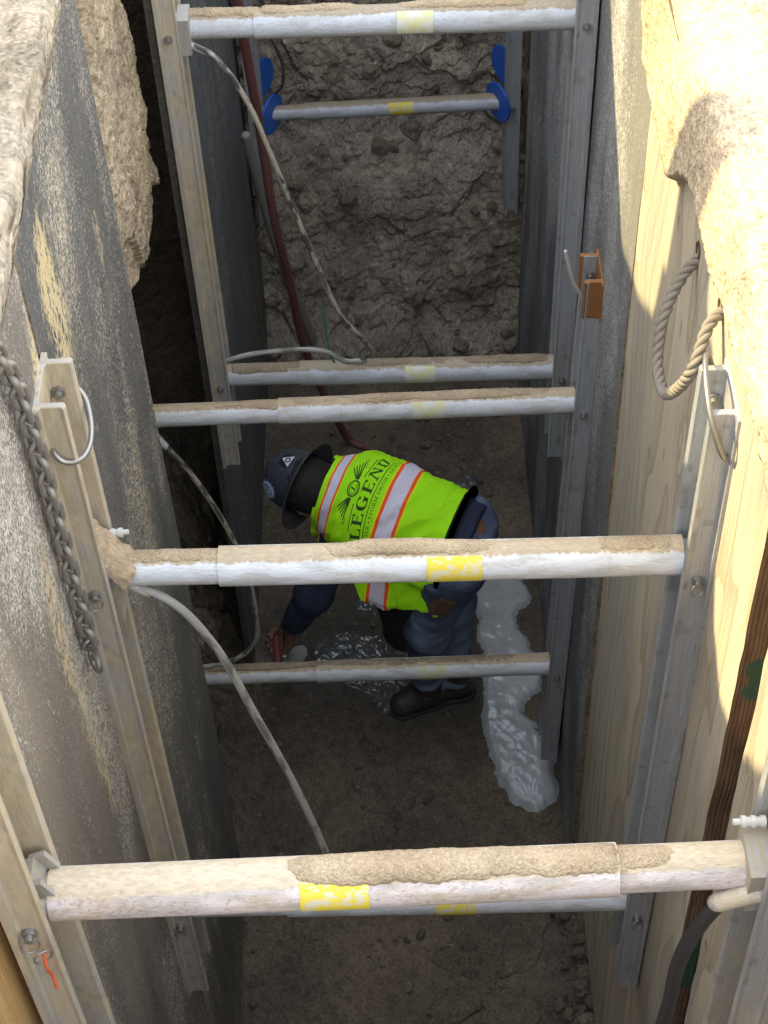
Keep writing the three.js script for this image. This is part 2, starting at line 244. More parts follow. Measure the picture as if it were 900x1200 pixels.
// ------------------------------------------------------------------ the earth: floor, walls, ground
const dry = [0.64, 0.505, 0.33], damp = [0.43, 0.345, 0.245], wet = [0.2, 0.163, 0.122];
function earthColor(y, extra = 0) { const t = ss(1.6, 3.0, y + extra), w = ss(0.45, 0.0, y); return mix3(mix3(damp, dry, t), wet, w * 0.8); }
function floorH(x, z) {
  let h = 0.016 * rough(x * 3.1 + 9, z * 3.1, 2) + 0.008 * rough(x * 14, z * 14, 7) + 0.004 * (vn(x * 90, z * 90, 4) - 0.5);
  h += 0.16 * ss(0.4, 0.6, x + 0.06 * (fbm(z * 9, x * 9, 3, 5) - 0.5)) * ss(-3.0, -2.75, z) * (0.7 + 0.9 * rough(x * 16, z * 16, 12));   // loose soil along the foot of the right boards
  h += 0.14 * ss(-0.42, -0.62, x + 0.1 * (fbm(z * 6, x * 6, 3, 6) - 0.5)) * ss(-4.2, -3.9, z) * ss(-2.9, -3.2, z) * (0.8 + rough(x * 12, z * 12, 14));
  h += 0.035 * ss(0.16, 0.0, Math.hypot(x - 0.05, z + 4.62)) * (1 + 2.5 * rough(x * 24, z * 24, 21));
  h -= 0.02 * ss(0.07, 0.03, Math.hypot((x + 0.42), (z + 4.86) * 1.3));
  for (const [fx, fz, a] of [[-0.2, -2.75, 0.3], [-0.02, -3.02, -0.2], [-0.28, -3.25, 0.4], [0.12, -2.95, 2.8], [-0.3, -2.35, 0.1], [0.02, -2.25, -0.3], [0.1, -4.4, 1.2], [-0.2, -4.55, 1.7], [0.25, -4.25, 0.5]]) { const c = Math.cos(a), q = Math.sin(a), u = (x - fx) * c + (z - fz) * q, v = -(x - fx) * q + (z - fz) * c; if (Math.abs(u) < 0.1 && Math.abs(v) < 0.2) { const e = Math.hypot(u / (0.046 - 0.012 * ss(0, 0.06, Math.abs(v + 0.03))), v / 0.14); h -= 0.011 * ss(1.05, 0.85, e) - 0.006 * ss(1.35, 1.08, e) * ss(0.9, 1.02, e) - 0.003 * ss(1, 0.9, e) * Math.sin(v * 190); } }
  h += 0.006 * shards(x * 16, z * 16, 22) * ss(0.45, 0.7, fbm(x * 3 + 7, z * 3, 3, 23));
  return h;
}
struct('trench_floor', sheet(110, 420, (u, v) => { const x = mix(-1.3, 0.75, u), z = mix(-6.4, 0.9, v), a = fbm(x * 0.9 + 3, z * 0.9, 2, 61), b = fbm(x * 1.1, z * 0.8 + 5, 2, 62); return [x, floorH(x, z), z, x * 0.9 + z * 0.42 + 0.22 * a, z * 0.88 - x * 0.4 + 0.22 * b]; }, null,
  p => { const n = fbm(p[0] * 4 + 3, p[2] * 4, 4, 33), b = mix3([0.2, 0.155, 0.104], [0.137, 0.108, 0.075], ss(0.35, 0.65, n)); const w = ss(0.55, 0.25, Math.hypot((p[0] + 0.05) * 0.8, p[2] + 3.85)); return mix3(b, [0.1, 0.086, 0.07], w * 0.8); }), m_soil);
// left wall: sound behind the boards, caved in between them
function leftX(z, y) {
  const n = 0.034 * rough(z * 4 + 2, y * 2.5, 41) + 0.011 * rough(z * 13, y * 8, 43) + 0.013 * shards(z * 6, y * 3, 46) + 0.005 * shards(z * 21, y * 16, 49) + 0.003 * shards(z * 52, y * 48, 45);
  const open = ss(-2.55, -2.95, z) * ss(-4.9, -4.5, z);
  const top = mix(2.3, 2.4, ss(-3.7, -2.95, z)) + 0.09 * (fbm(z * 9, 1, 3, 47) - 0.5);
  let c = ss(top + 0.02, top - 0.1, y) * mix(0.24, 0.3, ss(-3.3, -3.46, z + 0.1 * (fbm(y * 4, z, 2, 3) - 0.5)));
  c = Math.max(c, ss(-3.7, -3.8, z + 0.07 * (fbm(y * 7, 2, 3, 48) - 0.5)) * 0.34 * ss(3.6, 2.6, y * 0.9));
  c *= mix(1, 0.3, ss(1.1, 0.15, y)); c *= open;
  const pit = 0.4 * ss(0.5, 0.36, y + 0.06 * Math.sin(z * 9)) * ss(-3.72, -3.55, z) * ss(-3.05, -3.3, z);
  const groove = 0.09 * ss(0.09, 0.02, Math.abs(z + 3.12 + 0.22 * (y - 2.9) * 1.6)) * ss(2.7, 2.95, y);
  const flare = -0.2 * ss(3.42, 3.7, y) * ss(3.3, 3.7, y);
  return -0.612 - Math.max(c, pit * open) - groove + n * (1 + 1.2 * ss(0.02, 0.3, c)) + flare;
}
const lerpAt = (a, t) => { const f = clamp(t) * (a.length - 1), i = Math.min(a.length - 2, Math.floor(f)); return mix(a[i], a[i + 1], f - i); };
const steps = (...q) => { const o = []; for (let k = 0; k < q.length - 1; k += 2) for (let i = 0; i < q[k + 1]; i++) o.push(mix(q[k], q[k + 2], i / q[k + 1])); o.push(q[q.length - 1]); return o; };
const wlz = steps(-6.4, 30, -4.4, 50, -3.9, 240, -2.7, 30, 0.9), wly = steps(-0.05, 130, 1.2, 80, 2.15, 270, 3.55, 8, 3.68);
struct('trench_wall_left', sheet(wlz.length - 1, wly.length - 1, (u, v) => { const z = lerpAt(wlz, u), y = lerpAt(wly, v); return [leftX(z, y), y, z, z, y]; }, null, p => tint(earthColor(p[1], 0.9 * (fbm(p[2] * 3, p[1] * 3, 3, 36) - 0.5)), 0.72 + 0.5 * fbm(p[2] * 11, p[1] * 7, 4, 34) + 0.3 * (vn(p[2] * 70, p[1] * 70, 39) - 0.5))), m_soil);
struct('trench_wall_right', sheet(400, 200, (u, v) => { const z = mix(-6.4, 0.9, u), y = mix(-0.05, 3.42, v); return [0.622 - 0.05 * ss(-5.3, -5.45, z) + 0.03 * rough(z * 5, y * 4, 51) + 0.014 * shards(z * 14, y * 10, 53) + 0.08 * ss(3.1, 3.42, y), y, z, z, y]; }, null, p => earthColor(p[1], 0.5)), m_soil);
// far end of the trench: a rough face of dug soil
function endZ(x, y) {
  const calm = ss(0.34, 0.2, Math.hypot((x + 0.2) * 0.9, y - 0.85)), lump = 0.11 * rough(x * 2.2 + 4, y * 2.0, 61) + (1 - 0.8 * calm) * (0.02 * shards(x * 4.5, y * 4.5, 63) + 0.013 * shards(x * 11, y * 11, 65) * (0.3 + 1.4 * fbm(x * 3, y * 3, 2, 60))) + 0.007 * shards(x * 30, y * 30, 68) + 0.018 * rough(x * 12, y * 12, 64);
  return -5.8 + 0.16 * ss(1.1, 0.55, y) + 0.2 * ss(0.6, -0.02, y) - 0.05 * ss(0.4, 0.22, y + 0.1 * (fbm(x * 4, 2, 3, 66) - 0.5)) * ss(0.02, 0.14, y) + lump - 0.04 * y;
}
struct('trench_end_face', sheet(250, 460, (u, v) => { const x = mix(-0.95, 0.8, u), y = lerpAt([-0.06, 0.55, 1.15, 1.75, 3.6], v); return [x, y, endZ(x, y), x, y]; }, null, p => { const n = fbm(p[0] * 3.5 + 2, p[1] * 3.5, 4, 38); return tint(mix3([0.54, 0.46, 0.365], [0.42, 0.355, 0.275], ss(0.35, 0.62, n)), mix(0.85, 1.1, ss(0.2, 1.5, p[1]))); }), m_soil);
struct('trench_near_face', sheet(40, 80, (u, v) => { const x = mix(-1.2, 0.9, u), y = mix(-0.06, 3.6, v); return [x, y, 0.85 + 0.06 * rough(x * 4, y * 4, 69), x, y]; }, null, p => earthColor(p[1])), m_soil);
// ground round the trench, out to the horizon
const spread = (a, b, n, p) => Array.from({ length: n + 1 }, (_, i) => a + (b - a) * Math.pow(i / n, p));
function gridGround(name, xs, zs, hf) {
  const g = sheet(xs.length - 1, zs.length - 1, (u, v) => { const x = xs[Math.round(u * (xs.length - 1))], z = zs[Math.round(v * (zs.length - 1))]; return [x, hf(x, z), z, x, z]; }, null, p => tint(dry, 0.9 + 0.3 * (fbm(p[0] * 1.2, p[2] * 1.2, 3, 35) - 0.5)));
  return struct(name, g, m_soil);
}
const bump = (x, z) => 0.05 * rough(x * 2, z * 2, 81) + 0.02 * rough(x * 9, z * 9, 83);
const zsFine = [...spread(-4.9, -90, 12, 2.2).reverse(), ...spread(-4.86, 1.2, 150, 1), ...spread(1.3, 90, 12, 2.2)];
const leftH = (x, z) => 3.61 + 0.16 * ss(-0.75, -1.6, x) + bump(x, z);
gridGround('ground', [...spread(-0.74, -90, 50, 2.6).reverse()], zsFine, leftH);
const rightH = (x, z) => 3.53 + 0.05 * (x - 0.6) * ss(3, 0.6, x) + bump(x, z) * ss(0.6, 0.9, x);
gridGround('ground', spread(0.86, 90, 44, 2.6), zsFine, rightH);
gridGround('ground', [-0.9, -0.4, 0, 0.4, 1], spread(-6.0, -90, 26, 2.2).reverse(), (x, z) => 3.55 + bump(x, z));
gridGround('ground', [-0.9, -0.4, 0, 0.4, 1], spread(0.8, 90, 20, 2.2), (x, z) => 3.55 + bump(x, z));
// right brink: loose soil that slumps over the tops of the boards
function brink(z, s) {   // s 0 outside .. 1 down the face
  const lip = 0.585 + 0.014 * (fbm(z * 3.2, 1, 3, 71) - 0.5) * 2 + 0.16 * ss(-3.0, -3.15, z) * ss(-3.75, -3.55, z) * 0.7, facet = 0.06 * Math.abs(((z + 2.47) * 2.6) % 1 - 0.4);
  const drop = (mix(0.08, 0.14, ss(-1.9, -2.25, z)) + mix(-0.02, 0.05, fbm(z * 3.5 + 2, 3, 4, 73)) + 0.17 * ss(-2.3, -2.6, z) * ss(-3.05, -2.9, z) + 0.05 * (fbm(z * 11, 6, 4, 74) - 0.5)) * mix(1, 0.5, ss(-3.0, -3.15, z));
  let x, y;
  if (s < 0.45) { const t = s / 0.45; x = mix(1.15, lip + 0.012, t); y = mix(rightH(1.15, z), 3.5 - facet * t * t, t); }
  else { const t = (s - 0.45) / 0.55; x = mix(lip, 0.527, Math.pow(t, 0.42)) + 0.04 * ss(0.9, 1, t); y = mix(3.495 - facet, 3.5 - drop, t); }
  const r = 0.009 * rough(z * 9, s * 6, 75) + 0.003 * rough(z * 40, s * 30, 77) + 0.0025 * (vn(z * 130, s * 90, 78) - 0.5);
  return [x + r * ss(0.3, 0.5, s), y + r * 1.3, z];
}
struct('ground', sheet(700, 80, (u, v) => { const z = mix(-6.2, 1.1, u), [x, y] = brink(z, v); return [x, y, z, z, y + x]; }, null, p => tint(dry, 1 + 0.2 * (fbm(p[2] * 5, p[1] * 5, 3, 37) - 0.5))), m_soil);
struct('ground', sheet(520, 50, (u, v) => { const z = mix(-6.2, 1.1, u), far = ss(-2.84, -2.9, z), lip = -0.556 - 0.06 * far - 0.014 * fbm(z * 9, 2, 3, 79); let x, y; const top = 3.575 + 0.02 * (fbm(z * 4, 4, 3, 72) - 0.5);
  if (v < 0.6) { const t = v / 0.6; x = mix(-1.0, lip, t); y = mix(leftH(-1.0, z), top, t); } else { const t = (v - 0.6) / 0.4; x = lip + 0.014 * Math.sin(t * 3.1) - 0.02 * ss(0.85, 1, t); y = top - t * (0.045 + 0.05 * fbm(z * 11, 5, 3, 74)); }
  const r = 0.014 * rough(z * 10, v * 9, 76) + 0.014 * shards(z * 9, v * 6, 76) + 0.006 * shards(z * 34, v * 22, 78); return [x + r * 0.4, y + r, z, z, x + y]; }, null, p => tint([0.6, 0.5, 0.355], 0.8 + 0.3 * (fbm(p[2] * 5, p[0] * 5, 3, 37) - 0.5))), m_soil);
// left, out of view: heap added to shade the trench; crest shaped for shadow edges
const crest = [[-9, 4.0], [-6.4, 5.3], [-4.65, 5.2], [-4.0, 4.99], [-3.65, 4.75], [-3.52, 4.64], [-3.25, 4.73], [-3.12, 4.8], [-3.075, 4.83], [-3.05, 5.0], [-3.0, 5.02], [-2.985, 5.3], [-2.93, 5.5], [-2.82, 5.68], [-2.7, 5.6], [-2.66, 5.3], [-2.62, 5.24], [-2.55, 5.25], [-2.5, 5.1], [-2.33, 4.98], [-2.26, 4.86], [-2.15, 4.8], [-2.0, 4.86], [-1.75, 5.15], [-1.4, 5.35], [-0.9, 5.4], [-0.4, 5.4], [1, 5.2], [3, 4]];
const crestAt = z => { let i = 0; while (i < crest.length - 2 && crest[i + 1][0] < z) i++; const [a, ya] = crest[i], [b, yb] = crest[i + 1]; return mix(ya, yb, clamp((z - a) / (b - a))); };
struct('shade_heap', sheet(70, 520, (u, v) => { const x = mix(-3.4, -0.95, u), z = mix(-9, 3, v), d = Math.abs(x + 1.7), w = x > -1.7 ? 0.75 : 1.7, f = Math.pow(clamp(1 - d / w), 1.15); const b = 3.45, c = crestAt(z); return [x + 0.03 * rough(z * 8, x * 8, 87), b + (c - b) * f + 0.05 * rough(x * 5, z * 5, 85) * ss(0, 0.3, d), z, x, z]; }, null, () => dry), m_soil, 'structure', 'long unseen heap of tan soil added left of the trench to shade it', 'added shade heap');
// loose clods and stones that nobody could count
function scatter(name, mat, n, seed, at, label, category) {
  const r = rngOf(seed), g = new THREE.IcosahedronGeometry(1, 3), p = g.attributes.position;
  for (let i = 0; i < p.count; i++) { const q = V().fromBufferAttribute(p, i), k = 0.62 + 0.5 * vn(q.x * 1.7 + 5, q.y * 1.7 + q.z * 1.5 + 5, 3) + 0.28 * vn(q.x * 4.5 + 9, q.y * 4.5 + q.z * 3.7 + 5, 4); p.setXYZ(i, q.x * k, q.y * k * 0.8, q.z * k); }
  g.computeVertexNormals();
  const m = new THREE.InstancedMesh(g, mat, n), o = new THREE.Object3D(), c = new THREE.Color();
  for (let i = 0; i < n; i++) { const [x, y, z, s] = at(r); o.position.set(x, y, z); o.rotation.set(r() * 6, r() * 6, r() * 6); o.scale.set(s, s * (0.7 + 0.5 * r()), s * (0.7 + 0.6 * r())); o.updateMatrix(); m.setMatrixAt(i, o.matrix); const k = 0.75 + 0.5 * r(); m.setColorAt(i, c.setRGB(k, k, k * 0.97)); }
  m.name = numbered(name); m.userData = { kind: 'stuff', label, category }; shade(m); scene.add(m);
}
scatter('loose_clods', m_clod, 300, 5, r => { const x = 0.46 + 0.13 * Math.sqrt(r()), z = -2.0 - 0.95 * r(), s = 0.006 + 0.022 * Math.pow(r(), 2.2); return [x, floorH(x, z) + s * 0.4, z, s]; }, 'loose soil clods along the foot of the right boards', 'clods');
scatter('pebbles', m_stone, 900, 6, r => { const x = mix(-0.56, 0.56, r()), z = -1.9 - 3.5 * r(), s = 0.0018 + 0.0065 * Math.pow(r(), 5); return [x, floorH(x, z) + s * 0.3, z, s]; }, 'small stones and crumbs strewn over the trench floor', 'pebbles');
scatter('fallen_rubble', m_clod, 520, 7, r => { const z = -4.05 + 1.0 * r(), t = r(), y = 0.05 + 0.95 * t * t, s = 0.008 + 0.035 * Math.pow(r(), 2.5), x = leftX(z, y) + s * 0.3; return [x, y, z, s]; }, 'fallen soil rubble in the cave-in of the left wall', 'rubble');
scatter('loose_clods', soilMat([0.42, 0.35, 0.265]), 160, 8, r => { const x = mix(-0.55, 0.58, r()), y = 0.02 + 1.9 * Math.pow(r(), 1.4), s = 0.006 + 0.03 * Math.pow(r(), 3); return [x, y, endZ(x, y) + s * 0.25, s]; }, 'clods of soil stuck in the far end face', 'clods');
scatter('loose_clods', m_clod, 330, 10, r => { const x = mix(-0.55, 0.56, r()), z = -1.9 - 3.3 * r(), s = 0.004 + 0.017 * Math.pow(r(), 3); return [x, floorH(x, z) + s * 0.3, z, s]; }, 'loose clods lying about on the trench floor', 'clods');
scatter('loose_clods', m_clod, 60, 9, r => { const a = r() * 6.28, q = Math.sqrt(r()), x = 0.05 + 0.17 * q * Math.cos(a), z = -4.6 + 0.12 * q * Math.sin(a), s = 0.005 + 0.02 * Math.pow(r(), 2); return [x, floorH(x, z) + s * 0.3, z, s]; }, 'small patch of broken clods on the floor behind the worker', 'clods');
for (const [x, y, z, s, l] of [[-0.76, 0.7, -3.75, 0.05, 'flat pale stone low in the caved left wall, upper of two'], [-0.74, 0.48, -3.62, 0.065, 'broad pinkish stone above the dark pit in the left wall'], [0.1, 1.05, -5.68, 0.06, 'round pale stone set in the far end face']]) {
  const g = new THREE.IcosahedronGeometry(s, 3), p = g.attributes.position; for (let i = 0; i < p.count; i++) { const q = V().fromBufferAttribute(p, i), k = 0.62 + 0.35 * fbm(q.x / s * 1.1 + 7 + x * 9, (q.y + q.z) / s * 1.1 + 7, 3, 3) + 0.35 * Math.max(-0.4, shards(q.x / s * 1.3 + 3, (q.y - q.z) / s * 1.1 + x * 5, 4)); p.setXYZ(i, q.x * k, q.y * k * 0.75, q.z * k * 1.1); }
  g.computeVertexNormals(); const o = part(numbered('stone'), boxuv(g), soilMat([0.42, 0.34, 0.28], { bumpScale: 0.004 }), scene, l); o.position.set(x, y, z); o.userData.category = 'stone';
}

// flat broken slabs of soil lying on the near floor
[[0.18, -2.6, 0.1, 0.13, 0.5, 0.06, 'widest of the flat soil slabs broken on the near floor'], [0.34, -2.66, 0.07, 0.13, -0.5, 0.05, 'long flat soil slab on the near floor, closest to the right boards'], [0.12, -2.44, 0.085, 0.055, 0.7, 0.08, 'small tilted soil slab with a dark broken edge, leftmost of the broken slabs'], [0.3, -2.43, 0.095, 0.07, -0.4, 0.04, 'squarish flat soil slab on the near floor, nearest the foremost cylinder']].forEach(([x, z, a, b, rot, tilt, label], k) => {
  const n = 26, pts = []; for (let i = 0; i < n; i++) { const t = i / n * 6.283, q = Math.pow(Math.pow(Math.abs(Math.cos(t)), 3) + Math.pow(Math.abs(Math.sin(t)), 3), -1 / 3) * (0.5 + 0.95 * fbm(Math.cos(t) * 2.2 + 5 + k * 3, Math.sin(t) * 2.2 + 5, 3, 97)); pts.push([a * q * Math.cos(t), b * q * Math.sin(t)]); }
  const g = sheet(n, 12, (u, v) => { const [px, pz] = pts[Math.round(u * n) % n], r = v < 0.75 ? v / 0.75 : 1, e = v < 0.75 ? 0 : (v - 0.75) / 0.25; return [px * (r + 0.08 * e), 0.022 * (1 - e) + 0.005 * rough(px * r * 14 + k, pz * r * 14, 98) - 0.02 * e, pz * (r + 0.08 * e)]; });
  g.rotateX(tilt); g.rotateZ(tilt * (k % 2 ? -1 : 1)); g.rotateY(rot); const m = part(numbered('soil_clod'), boxuv(g, [k * 0.3, 0]), soilMat([0.17, 0.134, 0.093]), scene, label); m.position.set(x, floorH(x, z) - 0.012, z); m.userData.category = 'soil clod';
});
// ------------------------------------------------------------------ plywood boards
function board(label, mat, { side, X, z0, z1, y0, y1, t = 0.02, seed = 1, tilt = 0, lean = 0, off = [0, 0], ragged = 0.006, edgeMat }) {
  const o = thing('plywood_board', label, 'plywood board', [side * X, y0, (z0 + z1) / 2]), w = z1 - z0, h = y1 - y0;
  const nz = Math.max(8, Math.round(w / 0.05)), ny = Math.max(10, Math.round(h / 0.05));
  const edge = (z, y) => [z + ragged * (fbm(y * 40, seed, 3, seed) - 0.5) * 2 * (Math.abs(z) > w / 2 - 1e-4 ? 1 : 0), y + ragged * (fbm(z * 40, seed + 3, 3, seed) - 0.5) * 2 * ((y < 1e-4 || y > h - 1e-4) ? 1 : 0)];
  const warp = (z, y) => 0.006 * (fbm(z * 1.6 + seed, y * 1.2, 2, seed) - 0.5);
  const face = front => { const g = sheet(nz, ny, (u, v) => { const [z, y] = edge(mix(-w / 2, w / 2, u), v * h); return [side * ((front ? 0 : t) + warp(z, y) + lean * (h - y)), y, z + tilt * y, z + off[0] - (mat.userData.u0 ?? 0) + w / 2, y + off[1]]; }); return g; };
  part('face', G([face(true), face(false)]), mat, o);
  const rim = []; const ring = [];
  for (let i = 0; i <= nz; i++) ring.push([mix(-w / 2, w / 2, i / nz), 0]); for (let j = 1; j <= ny; j++) ring.push([w / 2, j / ny * h]); for (let i = 1; i <= nz; i++) ring.push([mix(w / 2, -w / 2, i / nz), h]); for (let j = 1; j < ny; j++) ring.push([-w / 2, (1 - j / ny) * h]);
  ring.push(ring[0]);
  rim.push(sheet(ring.length - 1, 3, (u, v) => { const [z0_, y0_] = ring[Math.round(u * (ring.length - 1))], [z, y] = edge(z0_, y0_); return [side * (v * t + warp(z, y) + lean * (h - y) - (v > 0 && v < 1 ? 0 : 0)), y, z + tilt * y, v * t + seed * 0.03, y + z * 0.5]; }));
  part('edge', G(rim), edgeMat ?? m_edgePlain, o);
  return o;
}
const dark = (T, o) => plyMat(T, o);
board('dark grey faced plywood board crusted with tan dirt, behind the near left shore', dark(T_plyL1), { side: -1, X: 0.55, z0: -2.83, z1: -2.02, y0: 0.15, y1: 3.52, seed: 3, off: [0, 0] });
board('grey dirt-covered plywood board with the chain hanging on it', dark(T_plyL2), { side: -1, X: 0.548, z0: -2.0, z1: -1.2, y0: 0.15, y1: 3.52, seed: 5, off: [0, 0], t: 0.022 });
board('fresh orange plywood board in the bottom left corner', m_woodN, { side: -1, X: 0.552, z0: -1.19, z1: 0.2, y0: 0.6, y1: 3.52, seed: 7 });
board('dark slate plywood board behind the far left shore', dark(T_plyD, { roughness: 0.6 }), { edgeMat: soilMat([0.1, 0.09, 0.075], { bumpScale: 0.002 }), side: -1, X: 0.55, z0: -5.62, z1: -3.72, y0: 0.02, y1: 3.45, seed: 9 });
board('long dark grey gritty plywood board on the right wall', dark(T_plyR), { side: 1, X: 0.556, lean: -0.009, z0: -5.36, z1: -2.9, y0: 0.02, y1: 3.43, seed: 11 });
board('pale bare plywood board on the right wall, sunlit at its top', m_woodR, { side: 1, X: 0.556, z0: -2.935, z1: -1.63, lean: -0.004, y0: 0.22, y1: 3.39, seed: 13, t: 0.042, edgeMat: m_edge, ragged: 0.008 });
board('pale plywood board in the bottom right corner beside the near shore', m_woodR, { side: 1, X: 0.566, z0: -1.55, z1: 0.2, y0: 0.6, y1: 3.3, seed: 15, off: [0.4, 0.7], t: 0.024 });

// ------------------------------------------------------------------ hydraulic shores
function railGeo(L, cutTop = 0) {    // extruded section: back plate with two webs; local x out from the wall, y up, z along the trench
  const s = new THREE.Shape(), P = [[0, -0.072], [0.01, -0.072], [0.01, -0.06], [0.014, -0.056], [0.043, -0.056], [0.05, -0.059], [0.054, -0.053], [0.05, -0.044], [0.012, -0.044], [0.009, -0.04], [0.009, 0.04], [0.012, 0.044], [0.05, 0.044], [0.054, 0.053], [0.05, 0.059], [0.043, 0.056], [0.014, 0.056], [0.01, 0.06], [0.01, 0.072], [0, 0.072]];
  P.forEach(([v, u], i) => i ? s.lineTo(v, u) : s.moveTo(v, u)); s.closePath();
  const g = new THREE.ExtrudeGeometry(s, { depth: L, bevelEnabled: true, bevelThickness: 0.0015, bevelSize: 0.0012, bevelOffset: -0.0012, bevelSegments: 1, steps: 24 });
  g.rotateX(-Math.PI / 2); return boxuv(g);
}
function boltGeo(r = 0.012) { const a = new THREE.CylinderGeometry(r, r, r * 0.9, 6), b = new THREE.CylinderGeometry(r * 1.55, r * 1.55, r * 0.25, 18), c = new THREE.CylinderGeometry(r * 0.55, r * 0.55, r * 1.8, 10); b.translate(0, -r * 0.45, 0); c.translate(0, r * 0.3, 0); const g = G([a, b, c]); g.rotateX(Math.PI / 2); return g; }
function plugGeo() { const l = []; for (let i = 0; i < 5; i++) { const c = new THREE.CylinderGeometry(i % 2 ? 0.0085 : 0.011, i % 2 ? 0.0085 : 0.011, 0.008, 12); c.translate(0, i * 0.008, 0); l.push(c); } const t = new THREE.CylinderGeometry(0.006, 0.006, 0.014, 10); t.translate(0, 0.042, 0); l.push(t); return G(l); }
function barGeo(x0, x1, r, u0) { const n = Math.ceil((x1 - x0) / 0.03), k = 40; return sheet(n, k, (u, v) => { const th = v * 2 * Math.PI, x = mix(x0, x1, u); return [x, r * Math.cos(th), r * Math.sin(th), u0 + x - x0, v]; }); }
function capGeo(x, r, dir) { const c = new THREE.CircleGeometry(r, 32); c.rotateY(dir * Math.PI / 2); c.translate(x, 0, 0); const uv = c.attributes.uv; for (let i = 0; i < uv.count; i++) uv.setXY(i, 0.3, 0.3); return c; }
function crustGeo(x0, x1, r, seed, { lo = -44, hi = 30, amp = 0.012, gapAt = [], fade = 0.05 } = {}) {   // soil lying along the top of a tube
  const n = Math.ceil((x1 - x0) / 0.0035), m = 20;
  return sheet(n, m, (u, v) => {
    const x = mix(x0, x1, u), e = 0.5 * (fbm(x * 22, 1, 4, seed) - 0.5) + 0.25 * (vn(x * 150, 2, seed + 1) - 0.5), big = 0.35 + 1.3 * fbm(x * 5, 5, 4, seed + 3);
    let k = ss(0, fade, u) * ss(1, 0.95, u) * mix(0.2, 1.15, ss(0.32, 0.62, fbm(x * 4.5, 3, 3, seed + 20))); for (const [ga, gb] of gapAt) k *= 1 - ss(ga - 0.03, ga, x) * ss(gb + 0.03, gb, x);
    const th = (mix(lo + 18 * (fbm(x * 9, 8, 3, seed + 6) - 0.5), hi * mix(0.5, 1, ss(0, fade, u)) + 26 * e + 26 * (fbm(x * 3.3, 6, 3, seed + 21) - 0.5), v)) * Math.PI / 180, f = Math.pow(Math.sin(Math.PI * clamp(v)), 0.6);
    const h = -0.0015 + k * f * (0.75 * amp * big + 0.0032 * rough(x * 30, v * 2, seed + 8) + 0.0022 * (vn(x * 230, v * 10, seed + 9) - 0.5));
    const keep = ss(0.3, 0.55, clamp(k * 1.3) * Math.min(1, f * 1.5) + 0.75 * (fbm(x * 34, v * 4, 4, seed + 30) - 0.5)), hh = mix(-0.003, h, keep);
    return [x, (r + hh) * Math.cos(th), (r + hh) * Math.sin(th), x + seed, v * 0.08];
  });
}
